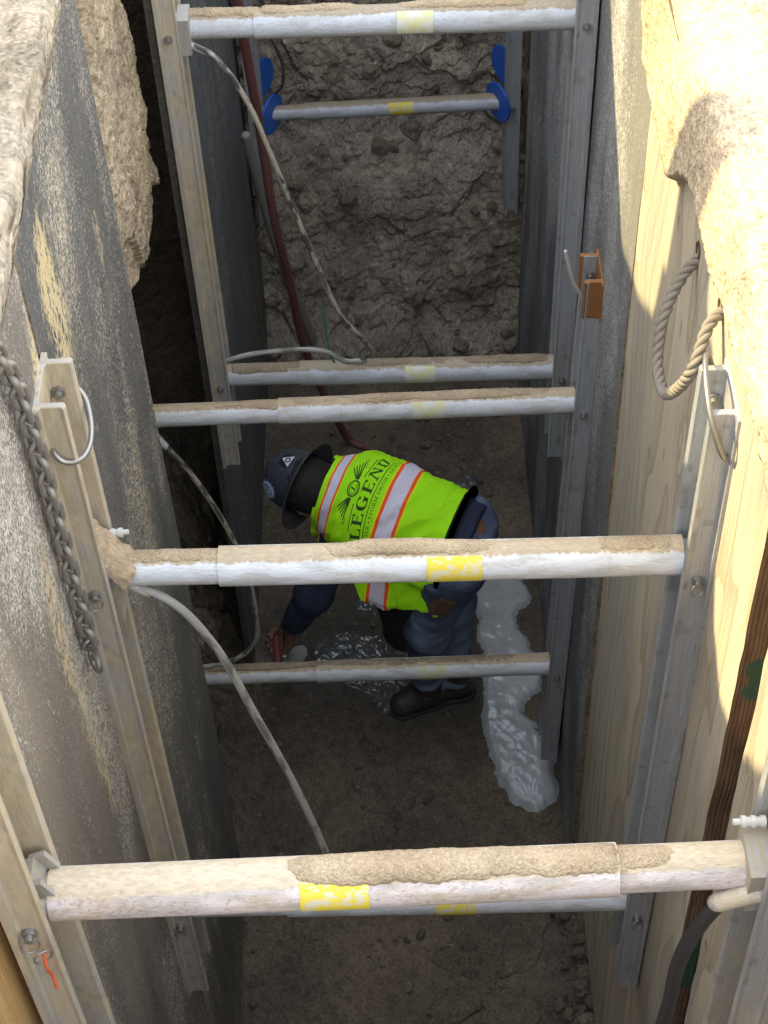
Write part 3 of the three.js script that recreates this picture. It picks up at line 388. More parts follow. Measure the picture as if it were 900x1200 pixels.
function makeShore(label, { z, yu, hL = 0.5, hR = 0.5, hRl = hR, yTop, yBot, yl = yu - 1.22, skew = 0, matL = m_alu1, matR = m_alu2, cyl = m_cylB, rr = 0.0365, step = 0.2, stepR = 0, sticker, crust = {}, rust, rings = [], blue, noLower, short, dR = 0 }) {
  const o = thing('shoring_frame', label, 'trench shoring', [0, yBot, z], undefined);
  const rails = {};
  for (const sd of [-1, 1]) {
    const h = sd < 0 ? hL : hR, L = yTop - yBot - (sd > 0 ? dR : 0), g = railGeo(L); if (sd > 0) g.rotateY(Math.PI); g.translate(sd * (h + 0.05), 0, sd * skew); if (sd > 0 && hRl !== hR) { const a = Math.asin((hR - hRl) / (yl - yu)); g.translate(-(h + 0.05), -(yu - yBot), 0); g.rotateZ(a); g.translate(h + 0.05, yu - yBot, 0); }
    const rail = part('rail', g, sd < 0 ? matL : matR, o); rails[sd] = rail;
    for (const yy of noLower ? [yu] : [yu, yl]) { const h = sd < 0 ? hL : yy === yl ? hRl : hR;
      const b = boltGeo(0.011); b.translate(sd * (h + 0.024), yy - yBot, sd * skew + 0.0595); part('pin', b, m_steel, rail);
      if (Math.abs(z) < 2.5) { const ring = new THREE.TorusGeometry(0.0125, 0.0016, 6, 24); ring.rotateY(0.35); ring.rotateX(-0.3); ring.translate(sd * (h + 0.024), yy - yBot - 0.013, sd * skew + 0.071); part('cotter_ring', ring, m_steel, rail); }
    }
    const tb = boltGeo(0.012); tb.rotateX(0); tb.translate(sd * (h + 0.028), L - 0.06, sd * skew - 0.0425); part('bolt', tb, m_steel, rail);
  }
  const rows = noLower ? [yu] : [yu, yl];
  rows.forEach((yc, row) => {
    const c = new THREE.Group(); c.name = 'cylinder'; c.position.set(0, yc - yBot, 0); c.rotation.y = Math.atan2(-2 * skew, hL + hR); o.add(c);
    const hr = row ? hRl : hR, x0 = -hL - 0.012, x1 = hr + 0.004, xs = mix(x0, x1, row ? step + 0.03 : step), r2 = rr * 0.88, u0 = (row * 0.7 + Math.abs(z) * 0.37) % 1.3, xe = stepR ? mix(x0, x1, stepR) : x1;
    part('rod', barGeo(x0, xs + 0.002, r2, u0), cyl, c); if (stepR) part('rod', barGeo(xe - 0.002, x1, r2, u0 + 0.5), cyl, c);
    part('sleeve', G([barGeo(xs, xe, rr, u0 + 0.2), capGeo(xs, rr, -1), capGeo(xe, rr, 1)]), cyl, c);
    for (const sd of [-1, 1]) { const h = sd < 0 ? hL : hr; part('lug', G([box(0.064, 0.05, 0.034, sd * (h + 0.028), 0, 0)]), m_steel, c);
      const p = plugGeo(); p.scale(0.8, 0.85, 0.8); p.rotateZ(sd < 0 ? -Math.PI / 2 + 0.12 : Math.PI / 2 - 0.05); p.translate(sd * (h + 0.004), rr + 0.026, -0.028); if (!row && ((sd < 0 && z < -1.5 && z > -3.5) || (sd > 0 && z > -1.5))) part('bleed_plug', p, m_whiteBolt, c); }
    const st = sticker?.[row]; if (st) { const [sa, sb, mt] = st, a = mix(x0, x1, sa), b = mix(x0, x1, sb); part('sticker', sheet(16, 16, (u, v) => { const th = mix(28, 118, v) * Math.PI / 180, e = 0.0012, x = mix(a, b, u) + 0.002 * (vn(v * 9, u > 0.5 ? 3 : 7, 5) - 0.5) * (u === 0 || u === 1 ? 1 : 0); return [x, (rr + e) * Math.cos(th), (rr + e) * Math.sin(th), u * 0.11 + 0.005, 0.05 + v * 0.9]; }), mt, c); }
    const cr = crust[row]; if (cr) part('soil_crust', G(cr.map(([a, b, seed, opt]) => crustGeo(mix(x0, x1, a), mix(x0, x1, b), opt?.r ?? rr, seed, opt))), row ? m_dirtDamp : m_dirt, c);
    if (blue) for (const sd of [-1, 1]) { const s = new THREE.Shape(); s.absarc(0, 0, 0.078, 0, Math.PI * 2); const g = new THREE.ExtrudeGeometry(s, { depth: 0.006, bevelEnabled: true, bevelSize: 0.002, bevelThickness: 0.002, bevelSegments: 2, curveSegments: 36 }); g.rotateY(Math.PI / 2 + sd * 0.5); g.translate(sd * ((sd < 0 ? hL : hR) - 0.035), 0.01, 0.02); part('end_disc', g, m_blue, c); const g2 = g.clone(); g2.translate(sd * 0.03, 0.085, -0.12); part('end_disc', g2, m_blue, c); }
  });
  for (const sd of rings) { const h = sd < 0 ? hL : hR, T = yTop - yBot - (sd > 0 ? dR : 0), k = sd * skew, f = (x, y, zz) => V(sd * (h + x), T + y, zz + k);
    const pts = sd < 0 ? [f(0.03, -0.095, 0.044), f(0.03, -0.095, 0.062), f(0.015, -0.108, 0.07), f(-0.005, -0.125, 0.05), f(-0.016, -0.13, 0.015), f(-0.016, -0.118, -0.03), f(-0.004, -0.09, -0.066), f(0.02, -0.065, -0.07), f(0.032, -0.06, -0.05)] : [f(0.035, -0.09, 0.04), f(0.035, -0.09, 0.066), f(0.02, -0.055, 0.078), f(0.004, -0.005, 0.062), f(0.0, 0.025, 0.02), f(0.004, 0.03, -0.03), f(0.015, 0.01, -0.07), f(0.03, -0.03, -0.075), f(0.035, -0.06, -0.05)];
    part('ring_handle', tube(pts, 0.0046, 60, 10), m_steel, rails[sd]); }
  if (rust) { const g = railGeo(0.14), pp = g.attributes.position; for (let i = 0; i < pp.count; i++) if (pp.getY(i) < 0.02) pp.setY(i, 0.05 * fbm(pp.getZ(i) * 60 + 3, pp.getX(i) * 60, 3, 8) + 0.002); g.scale(1.03, 1, 1.02); if (rust > 0) g.rotateY(Math.PI); g.translate(rust * (0.5 + 0.0515), yTop - yBot - 0.139, 0); part('painted_top', g, m_orangePaint, rails[rust], 'rusty orange painted top of the rail'); const rod = tube([V(0.45, yTop - yBot + 0.075, 0.02), V(0.475, yTop - yBot - 0.03, 0.012), V(0.51, yTop - yBot - 0.11, 0.0)], 0.0055, 12, 8); part('hooked_rod', rod, m_whiteBolt, rails[rust]); }
  return { o, rails };
}
const shA = makeShore('nearest trench shore with its dusty pinkish cylinder across the foreground', { z: -1.187, yu: 3.08, hL: 0.482, hR: 0.495, yTop: 3.58, yBot: 1.3, skew: -0.005, matL: m_alu3, matR: m_alu1, cyl: m_cylA, rr: 0.0375, step: 0.012, stepR: 0.8, sticker: [[0.36, 0.455, m_yellow]],
  crust: { 0: [[0.3, 0.81, 21, { hi: 36, amp: 0.012, fade: 0.2 }], [0.8, 0.99, 24, { hi: 30, amp: 0.007, r: 0.033 }]] } });
const shB = makeShore('second trench shore from the front with ring handles on both rails', { z: -1.945, yu: 2.852, hR: 0.507, hRl: 0.494, dR: 0.055, yTop: 3.315, yBot: 1.3, skew: 0.008, matL: m_alu3, matR: m_alu2, cyl: m_cylB, rr: 0.0365, step: 0.2, sticker: [[0.56, 0.655, m_yellow], [0.57, 0.66, m_yellow]], rings: [-1, 1],
  crust: { 0: [[0, 0.24, 31, { amp: 0.006, r: 0.0325, hi: 36 }], [0.2, 1, 33, { amp: 0.013, hi: 22 }]], 1: [[0, 1, 36, { amp: 0.006, hi: 26 }]] } });
const shC = makeShore('trench shore with an orange-topped right rail, spanning behind the worker and before his feet', { z: -3.339, yu: 1.838, hL: 0.74, hR: 0.497, hRl: 0.474, yTop: 2.31, yBot: 0.13, matL: m_alu1, matR: m_alu2, cyl: m_cylB, rr: 0.0365, step: 0.35, sticker: [[0.645, 0.715, m_paleYellow], [0.65, 0.725, m_paleYellow]], rust: 1,
  crust: { 0: [[0.05, 0.38, 41, { amp: 0.008, r: 0.033, hi: 30 }], [0.36, 0.99, 43, { amp: 0.008, hi: 18 }]], 1: [[0.08, 0.96, 46, { amp: 0.004, hi: 18 }]] } });
const shD = makeShore('far trench shore at the top of the picture on dusty left rail', { z: -3.769, yu: 2.78, yTop: 3.3, yBot: 1.22, hL: 0.497, hR: 0.494, hRl: 0.485, skew: 0.009, matL: m_alu3, matR: m_alu2, cyl: m_cylC, rr: 0.0385, step: 0.2, sticker: [[0.555, 0.645, m_paleYellow], [0.55, 0.64, m_paleYellow]],
  crust: { 0: [[0, 0.22, 51, { amp: 0.01, r: 0.034 }], [0.2, 1, 53, { amp: 0.011, hi: 22 }]], 1: [[0.02, 0.2, 56, { amp: 0.006, r: 0.034, hi: 50 }], [0.18, 1, 57, { amp: 0.009, hi: 26 }]] } });
const shE = makeShore('farthest trench shore with bright blue discs at its cylinder ends', { z: -5.6, yu: 1.215, yl: -0.3, yTop: 2.5, yBot: 0.72, hL: 0.475, hR: 0.475, skew: -0.01, matL: m_alu2, matR: m_alu2, cyl: m_cylC, rr: 0.033, step: 0.18, noLower: true, sticker: [[0.52, 0.62, m_yellow]], blue: true, crust: { 0: [[0.45, 0.95, 61, { amp: 0.004 }]] } });
// end blocks where the hoses enter
part('end_block', G([box(0.03, 0.1, 0.075, -0.482, 2.78 - 1.22, 0.01)]), m_alu1, shD.o);
part('end_block', G([box(0.034, 0.092, 0.085, 0.49, 3.08 - 1.3, 0.0)]), m_alu3, shA.o);
part('end_block', G([box(0.02, 0.12, 0.07, -0.5, 2.8 - 1.3, -0.01)]), m_alu3, shB.o);
{ // soil banked in the slot of the second shore's left rail, sloping down on to its cylinder
  const g = sheet(40, 60, (u, v) => { const t = v, zz = mix(-0.043, 0.043, u), y = mix(1.8, 1.552 + 0.024, Math.pow(t, 0.8)), x = mix(-0.557, -0.45, Math.pow(t, 1.3)); const c = 1 - Math.pow(Math.abs(u * 2 - 1), 4), k = 0.012 * rough(zz * 30, t * 7, 5) + 0.004 * rough(zz * 90, t * 30, 6); return [x + k - 0.02 * (1 - c) * t, y + k - 0.02 * (1 - c) * t, zz, zz, y + x]; });
  part('soil_crust', g, m_dirt, shB.o);
  part('lug_bracket', G([box(0.026, 0.04, 0.008, -0.488, 1.822, 0.022, 0, 0, 0.4), box(0.026, 0.04, 0.008, -0.488, 1.822, -0.022, 0, 0, 0.4), box(0.016, 0.034, 0.038, -0.5, 1.822, 0, 0, 0, 0.4)]), m_alu3, shA.o);
}
// ------------------------------------------------------------------ hoses, pipes, wire
const T_hose = tex(512, 64, (u, v) => { const d = ss(0.38, 0.62, fbm(u * 14, v * 2, 4, 701) * 0.7 + 0.35 * vn(u * 70, v * 6, 702)); return mix3([0.06, 0.06, 0.058], [0.34, 0.31, 0.25], d); }, { su: 1.2, sv: 1 });
const T_hose2 = tex(512, 64, (u, v) => { const d = ss(0.3, 0.55, fbm(u * 20, v * 3, 4, 711)); return mix3([0.13, 0.125, 0.11], [0.31, 0.3, 0.265], d); }, { su: 1.2, sv: 1 });
const m_hose = M({ map: T_hose, roughness: 0.55 }), m_hoseDusty = M({ map: T_hose2, roughness: 0.75 }), m_hoseBlack = M({ color: rgb(0.035, 0.034, 0.034), roughness: 0.5, bumpMap: B_fine, bumpScale: 0.0008 });
function hose(label, pts, r, mat, ferruleMat = m_whiteBolt, ends = [0]) {
  const o = thing('hydraulic_hose', label, 'hose'); part('tube', tube(pts, r, 90, 12), mat, o);
  for (const e of ends) { const a = V(...pts[e ? pts.length - 1 : 0]), b = V(...pts[e ? pts.length - 2 : 1]), d = b.clone().sub(a).normalize(); part('ferrule', tube([a.clone().addScaledVector(d, -0.012), a.clone().addScaledVector(d, 0.02), a.clone().addScaledVector(d, 0.05)], r * 1.24, 4, 14), ferruleMat, o); }
  return o;
}
hose('black and white speckled hose looping from the far shore down to its lower cylinder', [[-0.475, 2.752, -3.74], [-0.412, 2.742, -3.7], [-0.34, 2.599, -3.7], [-0.281, 2.38, -3.7], [-0.209, 2.097, -3.7], [-0.139, 1.855, -3.7], [-0.063, 1.716, -3.715], [-0.058, 1.672, -3.735], [-0.09, 1.632, -3.75]], 0.0072, m_hose, m_alu2);
hose('dusty hose lying along the top of the far lower cylinder', [[-0.08, 1.626, -3.75], [-0.14, 1.642, -3.735], [-0.198, 1.69, -3.73], [-0.35, 1.696, -3.73], [-0.44, 1.682, -3.73], [-0.5, 1.655, -3.735]], 0.008, m_hoseDusty, m_alu1, []);
hose('dusty grey hose hanging in the cave-in behind the left board', [[-0.66, 1.792, -3.31], [-0.594, 1.677, -3.3], [-0.52, 1.472, -3.3], [-0.468, 1.236, -3.3], [-0.452, 0.985, -3.3], [-0.472, 0.831, -3.3], [-0.557, 0.745, -3.3], [-0.67, 0.715, -3.3]], 0.008, m_hose);
hose('grey hose curving from the second left rail down behind the nearest cylinder', [[-0.482, 2.832, -1.94], [-0.4, 2.794, -1.92], [-0.338, 2.663, -1.92], [-0.28, 2.423, -1.92], [-0.224, 2.173, -1.92], [-0.175, 1.893, -1.92], [-0.16, 1.72, -1.93], [-0.19, 1.67, -1.945]], 0.0082, m_hoseDusty, m_alu3);
hose('thick black hose drooping from the nearest right rail', [[0.482, 3.072, -1.15], [0.447, 3.056, -1.15], [0.415, 2.972, -1.15], [0.4, 2.869, -1.15], [0.398, 2.728, -1.15], [0.385, 2.6, -1.15], [0.33, 2.45, -1.16]], 0.0115, m_hoseBlack, m_alu3);
part('tube', tube([[-0.47, 3.3, -4.2], [-0.43, 2.75, -4.4], [-0.416, 2.398, -4.5], [-0.411, 2.055, -4.6], [-0.405, 1.86, -4.65], [-0.394, 1.437, -4.7], [-0.365, 1.026, -4.78], [-0.341, 0.66, -4.85], [-0.25, 0.2, -4.93], [-0.185, 0.01, -4.95], [-0.1, 0.012, -4.9], [0.02, 0.012, -4.7]], 0.0155, 110, 12), M({ color: rgb(0.16, 0.06, 0.055), roughness: 0.6, bumpMap: B_fine, bumpScale: 0.001 }), thing('water_hose', 'dull maroon hose running down from the top to the floor behind the worker', 'hose'));
part('shaft', tube([[-0.515, 1.36, -5.25], [-0.453, 0.718, -5.38], [-0.335, 0.02, -5.5]], 0.02, 20, 14), M({ color: rgb(0.24, 0.225, 0.2), roughness: 0.75, bumpMap: B_fine, bumpScale: 0.002 }), thing('pipe', 'slim grey pipe leaning on the far left board beside the maroon hose', 'pipe'));
part('strand', tube([[-0.198, 1.815, -3.785], [-0.19, 1.74, -3.77], [-0.184, 1.68, -3.75], [-0.18, 1.655, -3.74], [-0.17, 1.652, -3.72]], 0.0035, 16, 6), M({ color: rgb(0.03, 0.14, 0.09), roughness: 0.6 }), thing('wire_tie', 'thin green wire tied upright on the far lower cylinder', 'wire'));
part('strand', tube([[-0.47, 1.62, -5.68], [-0.43, 1.53, -5.66], [-0.385, 1.42, -5.63], [-0.39, 1.33, -5.6], [-0.44, 1.28, -5.6]], 0.006, 24, 8), m_hoseBlack, thing('cable', 'short dark green cable looped above the left blue disc', 'cable'));
part('strip', box(0.006, 0.5, 0.03, -0.551, 0.5, -5.25, 0.0), M({ color: rgb(0.16, 0.075, 0.04), roughness: 0.9 }), thing('wood_strip', 'thin rust brown strip at the foot of the far left board', 'strip'));

// ------------------------------------------------------------------ chain and rope
{
  const path = new THREE.CatmullRomCurve3([[-0.53, 3.72, -1.62], [-0.53, 3.62, -1.715], [-0.528, 3.54, -1.757], [-0.528, 3.427, -1.793], [-0.53, 3.281, -1.809], [-0.53, 3.136, -1.813], [-0.53, 2.974, -1.811], [-0.53, 2.83, -1.809]].map(p => V(...p)));
  const o = thing('chain', 'rusty grey steel chain hanging on the left board beside the ring-handled rail', 'chain', [0, 0, 0]);
  const link = (() => { const a = 0.016, b = 0.0115, c = new THREE.CurvePath(); const pts = []; for (let i = 0; i < 32; i++) { const t = i / 32 * Math.PI * 2; const s = Math.sin(t), q = Math.cos(t); pts.push(V(b * q, (a * Math.sign(s) * (Math.abs(s) > 1e-6 ? 1 : 0)) * 0.75 + b * s, 0)); } return boxuv(new THREE.TubeGeometry(new THREE.CatmullRomCurve3(pts, true), 40, 0.0056, 8, true)); })();
  const L = path.getLength(), pitch = 0.036, n = Math.floor(L / pitch), r = rngOf(3);
  for (let i = 0; i <= n; i++) { const t = clamp(i * pitch / L), p = path.getPointAt(t), d = path.getTangentAt(t), m = part(i ? `link_${String(i).padStart(3, '0')}` : 'link', link, m_chain, o); m.position.copy(p); m.quaternion.setFromUnitVectors(V(0, -1, 0), d).multiply(new THREE.Quaternion().setFromAxisAngle(V(0, 1, 0), (i % 2 ? 0.75 : -0.8) + 0.3 * (r() - 0.5))); }
  const e = path.getPointAt(1); const hk = tube([[0, 0.01, 0], [0.004, -0.015, 0.004], [0.002, -0.04, 0.016], [-0.0, -0.056, 0.006], [0, -0.05, -0.012], [0, -0.034, -0.016]], 0.0062, 40, 10);
  const h = part('grab_hook', G([hk, (() => { const t = new THREE.TorusGeometry(0.011, 0.005, 8, 20); t.translate(0, 0.012, 0); return t; })()]), m_steel, o); h.position.copy(e).add(V(0, -0.02, 0)); h.rotation.y = 0.5;
}
{
  const c = new THREE.CatmullRomCurve3([[0.575, 3.228, -2.315], [0.535, 3.19, -2.303], [0.495, 3.135, -2.25], [0.482, 3.075, -2.195], [0.484, 3.07, -2.13], [0.49, 3.14, -2.06], [0.505, 3.235, -2.016], [0.535, 3.288, -2.066], [0.575, 3.289, -2.1]].map(p => V(...p)));
  const o = thing('rope_loop', 'twisted grey rope loop through two holes in the sunlit right board', 'rope');
  const fr = c.computeFrenetFrames(220), strands = [];
  for (let k = 0; k < 3; k++) { const pts = []; for (let i = 0; i <= 220; i++) { const p = c.getPointAt(i / 220), a = i / 220 * c.getLength() / 0.055 * Math.PI * 2 + k * 2.094; pts.push(p.clone().addScaledVector(fr.normals[i], 0.0052 * Math.cos(a)).addScaledVector(fr.binormals[i], 0.0052 * Math.sin(a))); } strands.push(new THREE.TubeGeometry(new THREE.CatmullRomCurve3(pts), 330, 0.0058, 7)); }
  strands.forEach(s => part('strand', s, M({ color: rgb(0.2, 0.175, 0.14), roughness: 0.95, bumpMap: B_fine, bumpScale: 0.0015 }), o));
  for (const [y, z] of [[3.228, -2.315], [3.289, -2.1]]) { const q = new THREE.TorusGeometry(0.014, 0.003, 6, 18); q.rotateY(Math.PI / 2); q.translate(0.5555, y, z); part('hole_rim', q, m_edge, o); }
}
// flagging tape and splinters on the nearest left rail
part('ribbon', tube([[-0.492, 3.045, -1.11], [-0.49, 3.02, -1.1], [-0.489, 2.99, -1.105], [-0.486, 2.965, -1.098]], 0.0025, 16, 5), M({ color: rgb(0.6, 0.1, 0.035), roughness: 0.7 }), thing('flagging_tape', 'scrap of orange tape tied to the nearest left rail', 'tape'));
{ const t = new THREE.TorusGeometry(0.013, 0.0016, 6, 24); t.rotateY(0.5); t.translate(-0.492, 3.045 - 1.3, -1.105 + 1.187); part('cotter_ring', t, m_steel, shA.rails[-1]); }
for (const [a, b, l] of [[[-0.545, 2.86, -1.285], [-0.52, 2.8, -1.25], 'longer pale wood splinter sticking out by the nearest left rail'], [[-0.545, 2.81, -1.285], [-0.515, 2.775, -1.24], 'shorter pale wood splinter below, by the nearest left rail']]) part('sliver', (() => { const g = tube([a, [(a[0] + b[0]) / 2, (a[1] + b[1]) / 2 + 0.004, (a[2] + b[2]) / 2], b], 0.0032, 8, 5); return g; })(), M({ color: rgb(0.5, 0.32, 0.16) }), thing('wood_splinter', l, 'splinter'));

// ------------------------------------------------------------------ wet concrete and slurry
function polySd(poly, x, z) { let d = 9, s = -1; for (let i = 0, j = poly.length - 1; i < poly.length; j = i++) { const [ax, az] = poly[i], [bx, bz] = poly[j], ex = bx - ax, ez = bz - az, wx = x - ax, wz = z - az, t = clamp((wx * ex + wz * ez) / (ex * ex + ez * ez)); d = Math.min(d, Math.hypot(wx - ex * t, wz - ez * t)); if ((az > z) !== (bz > z) && x < (bx - ax) * (z - az) / (bz - az) + ax) s = -s; } return d * s; }
function pool(name, poly0, mat, label, category, hf, grow = 0, cell = 0.006) {
  const poly = new THREE.CatmullRomCurve3(poly0.map(p => V(p[0], 0, p[1])), true, 'centripetal').getPoints(poly0.length * 4).slice(0, -1).map(p => [p.x, p.z]);
  const xs = poly.map(p => p[0]), zs = poly.map(p => p[1]), x0 = Math.min(...xs) - 0.03, x1 = Math.max(...xs) + 0.03, z0 = Math.min(...zs) - 0.03, z1 = Math.max(...zs) + 0.03, nu = Math.ceil((x1 - x0) / cell), nv = Math.ceil((z1 - z0) / cell);
  const sd = (x, z) => polySd(poly, x, z) + grow + 0.02 * (fbm(x * 22, z * 22, 2, 5) - 0.5) + 0.012 * (fbm(x * 75, z * 75, 2, 6) - 0.5);
  const g = sheet(nu, nv, (u, v) => { const x = mix(x0, x1, u), z = mix(z0, z1, v); return [x, hf(x, z, sd(x, z)), z, x, z]; }, (u, v) => sd(mix(x0, x1, u), mix(z0, z1, v)) > -0.012);
  return struct(name, g, mat, 'stuff', label, category);
}
const conc = [[0.25, -4.2], [0.28, -4.17], [0.288, -4.036], [0.278, -3.928], [0.302, -3.831], [0.295, -3.696], [0.281, -3.525], [0.299, -3.417], [0.328, -3.301], [0.37, -3.215], [0.43, -3.171], [0.462, -3.174], [0.513, -3.218], [0.508, -3.293], [0.49, -3.418], [0.465, -3.517], [0.434, -3.548], [0.415, -3.575], [0.43, -3.625], [0.478, -3.66], [0.497, -3.72], [0.48, -3.823], [0.453, -3.92], [0.424, -3.986], [0.422, -4.024], [0.487, -4.082], [0.488, -4.138], [0.471, -4.167], [0.42, -4.25], [0.32, -4.27]];
const T_conc = tex(512, 512, (u, v) => { const n = fbm(u * 7, v * 7, 5, 801), a = vn(u * 220, v * 220, 802); return tint([0.37, 0.385, 0.385], 0.72 + 0.5 * n + 0.16 * (a - 0.5)); }, { su: 1, sv: 1 });
const B_conc = tex(1024, 1024, (u, v) => { const w = fbm(u * 6, v * 6, 3, 811), r = Math.sin(fbm(u * 5 + w * 0.6, v * 5, 2, 812) * 95 + 2.5 * vn(u * 60, v * 60, 814)); return g1(0.45 + 0.12 * r * (0.3 + vn(u * 14, v * 14, 815)) + 0.5 * (fbm(u * 80, v * 80, 3, 813) - 0.5)); }, { srgb: false, su: 1, sv: 1 });
pool('wet_concrete', conc, M({ map: T_conc, bumpMap: B_conc, bumpScale: 0.001, roughness: 0.14 }), 'tongue of wet grey concrete poured along the foot of the right wall', 'wet concrete',
  (x, z, d) => 0.006 * rough(x * 3.1 + 9, z * 3.1, 2) - 0.008 + 0.026 * ss(-0.012, 0.022, d) + 0.006 * ss(0.01, 0.05, d) * (fbm(x * 9, z * 9, 3, 821) - 0.5) + 0.003 * ss(0, 0.03, d) * (fbm(x * 40, z * 40, 2, 822) - 0.5), 0.008);
const pud = [[-0.36, -3.82], [-0.345, -3.93], [-0.288, -3.955], [-0.216, -3.985], [-0.171, -3.965], [-0.081, -3.955], [-0.02, -3.92], [0.06, -3.86], [0.1, -3.72], [0.05, -3.6], [-0.1, -3.58], [-0.14, -3.64], [-0.174, -3.664], [-0.225, -3.70], [-0.3, -3.76]];
const m_slurry = M({ color: rgb(0.24, 0.235, 0.22), map: T_conc, bumpMap: B_conc, bumpScale: 0.002, roughness: 0.07 });
pool('wet_slurry', pud, m_slurry, 'glistening grey slurry puddle in front of the worker', 'puddle', (x, z, d) => floorH(x, z) - 0.01 + 0.026 * ss(-0.01, 0.03, d) + 0.012 * ss(0, 0.02, d) * (fbm(x * 30, z * 30, 2, 831) - 0.5 + 0.55 * (vn(x * 75, z * 75, 832) - 0.5)));
pool('wet_slurry', [[-0.53, -3.83], [-0.5, -3.88], [-0.43, -3.9], [-0.385, -3.83], [-0.42, -3.79], [-0.49, -3.8]], m_slurry, 'small slurry puddle by the hand with the tool', 'puddle', (x, z, d) => floorH(x, z) - 0.01 + 0.022 * ss(-0.01, 0.03, d) + 0.008 * ss(0, 0.02, d) * rough(x * 45, z * 45, 833));
pool('wet_slurry', [[-0.2, -4.12], [-0.13, -4.16], [-0.08, -4.11], [-0.1, -4.05], [-0.18, -4.06]], m_slurry, 'small puddle under the front flap of the vest', 'puddle', (x, z, d) => floorH(x, z) - 0.01 + 0.02 * ss(-0.01, 0.03, d) + 0.004 * ss(0, 0.02, d) * rough(x * 45, z * 45, 834));
for (const [cx, cz, rx, rz, l] of [[0.02, -4.8, 0.09, 0.02, 'thin pale splash of slurry on the floor, beyond the worker'], [0.28, -4.72, 0.09, 0.035, 'pale smear of slurry on the floor near the right wall']]) { const q = []; for (let i = 0; i < 14; i++) { const a = i / 14 * 6.283, k = 0.7 + 0.6 * h2(i, 3, 7); q.push([cx + rx * k * Math.cos(a), cz + rz * k * Math.sin(a)]); } pool('wet_slurry', q, M({ color: rgb(0.2, 0.2, 0.19), map: T_conc, bumpMap: B_conc, bumpScale: 0.01, roughness: 0.3 }), l, 'puddle', (x, z, d) => floorH(x, z) - 0.006 + 0.011 * ss(-0.01, 0.02, d)); }
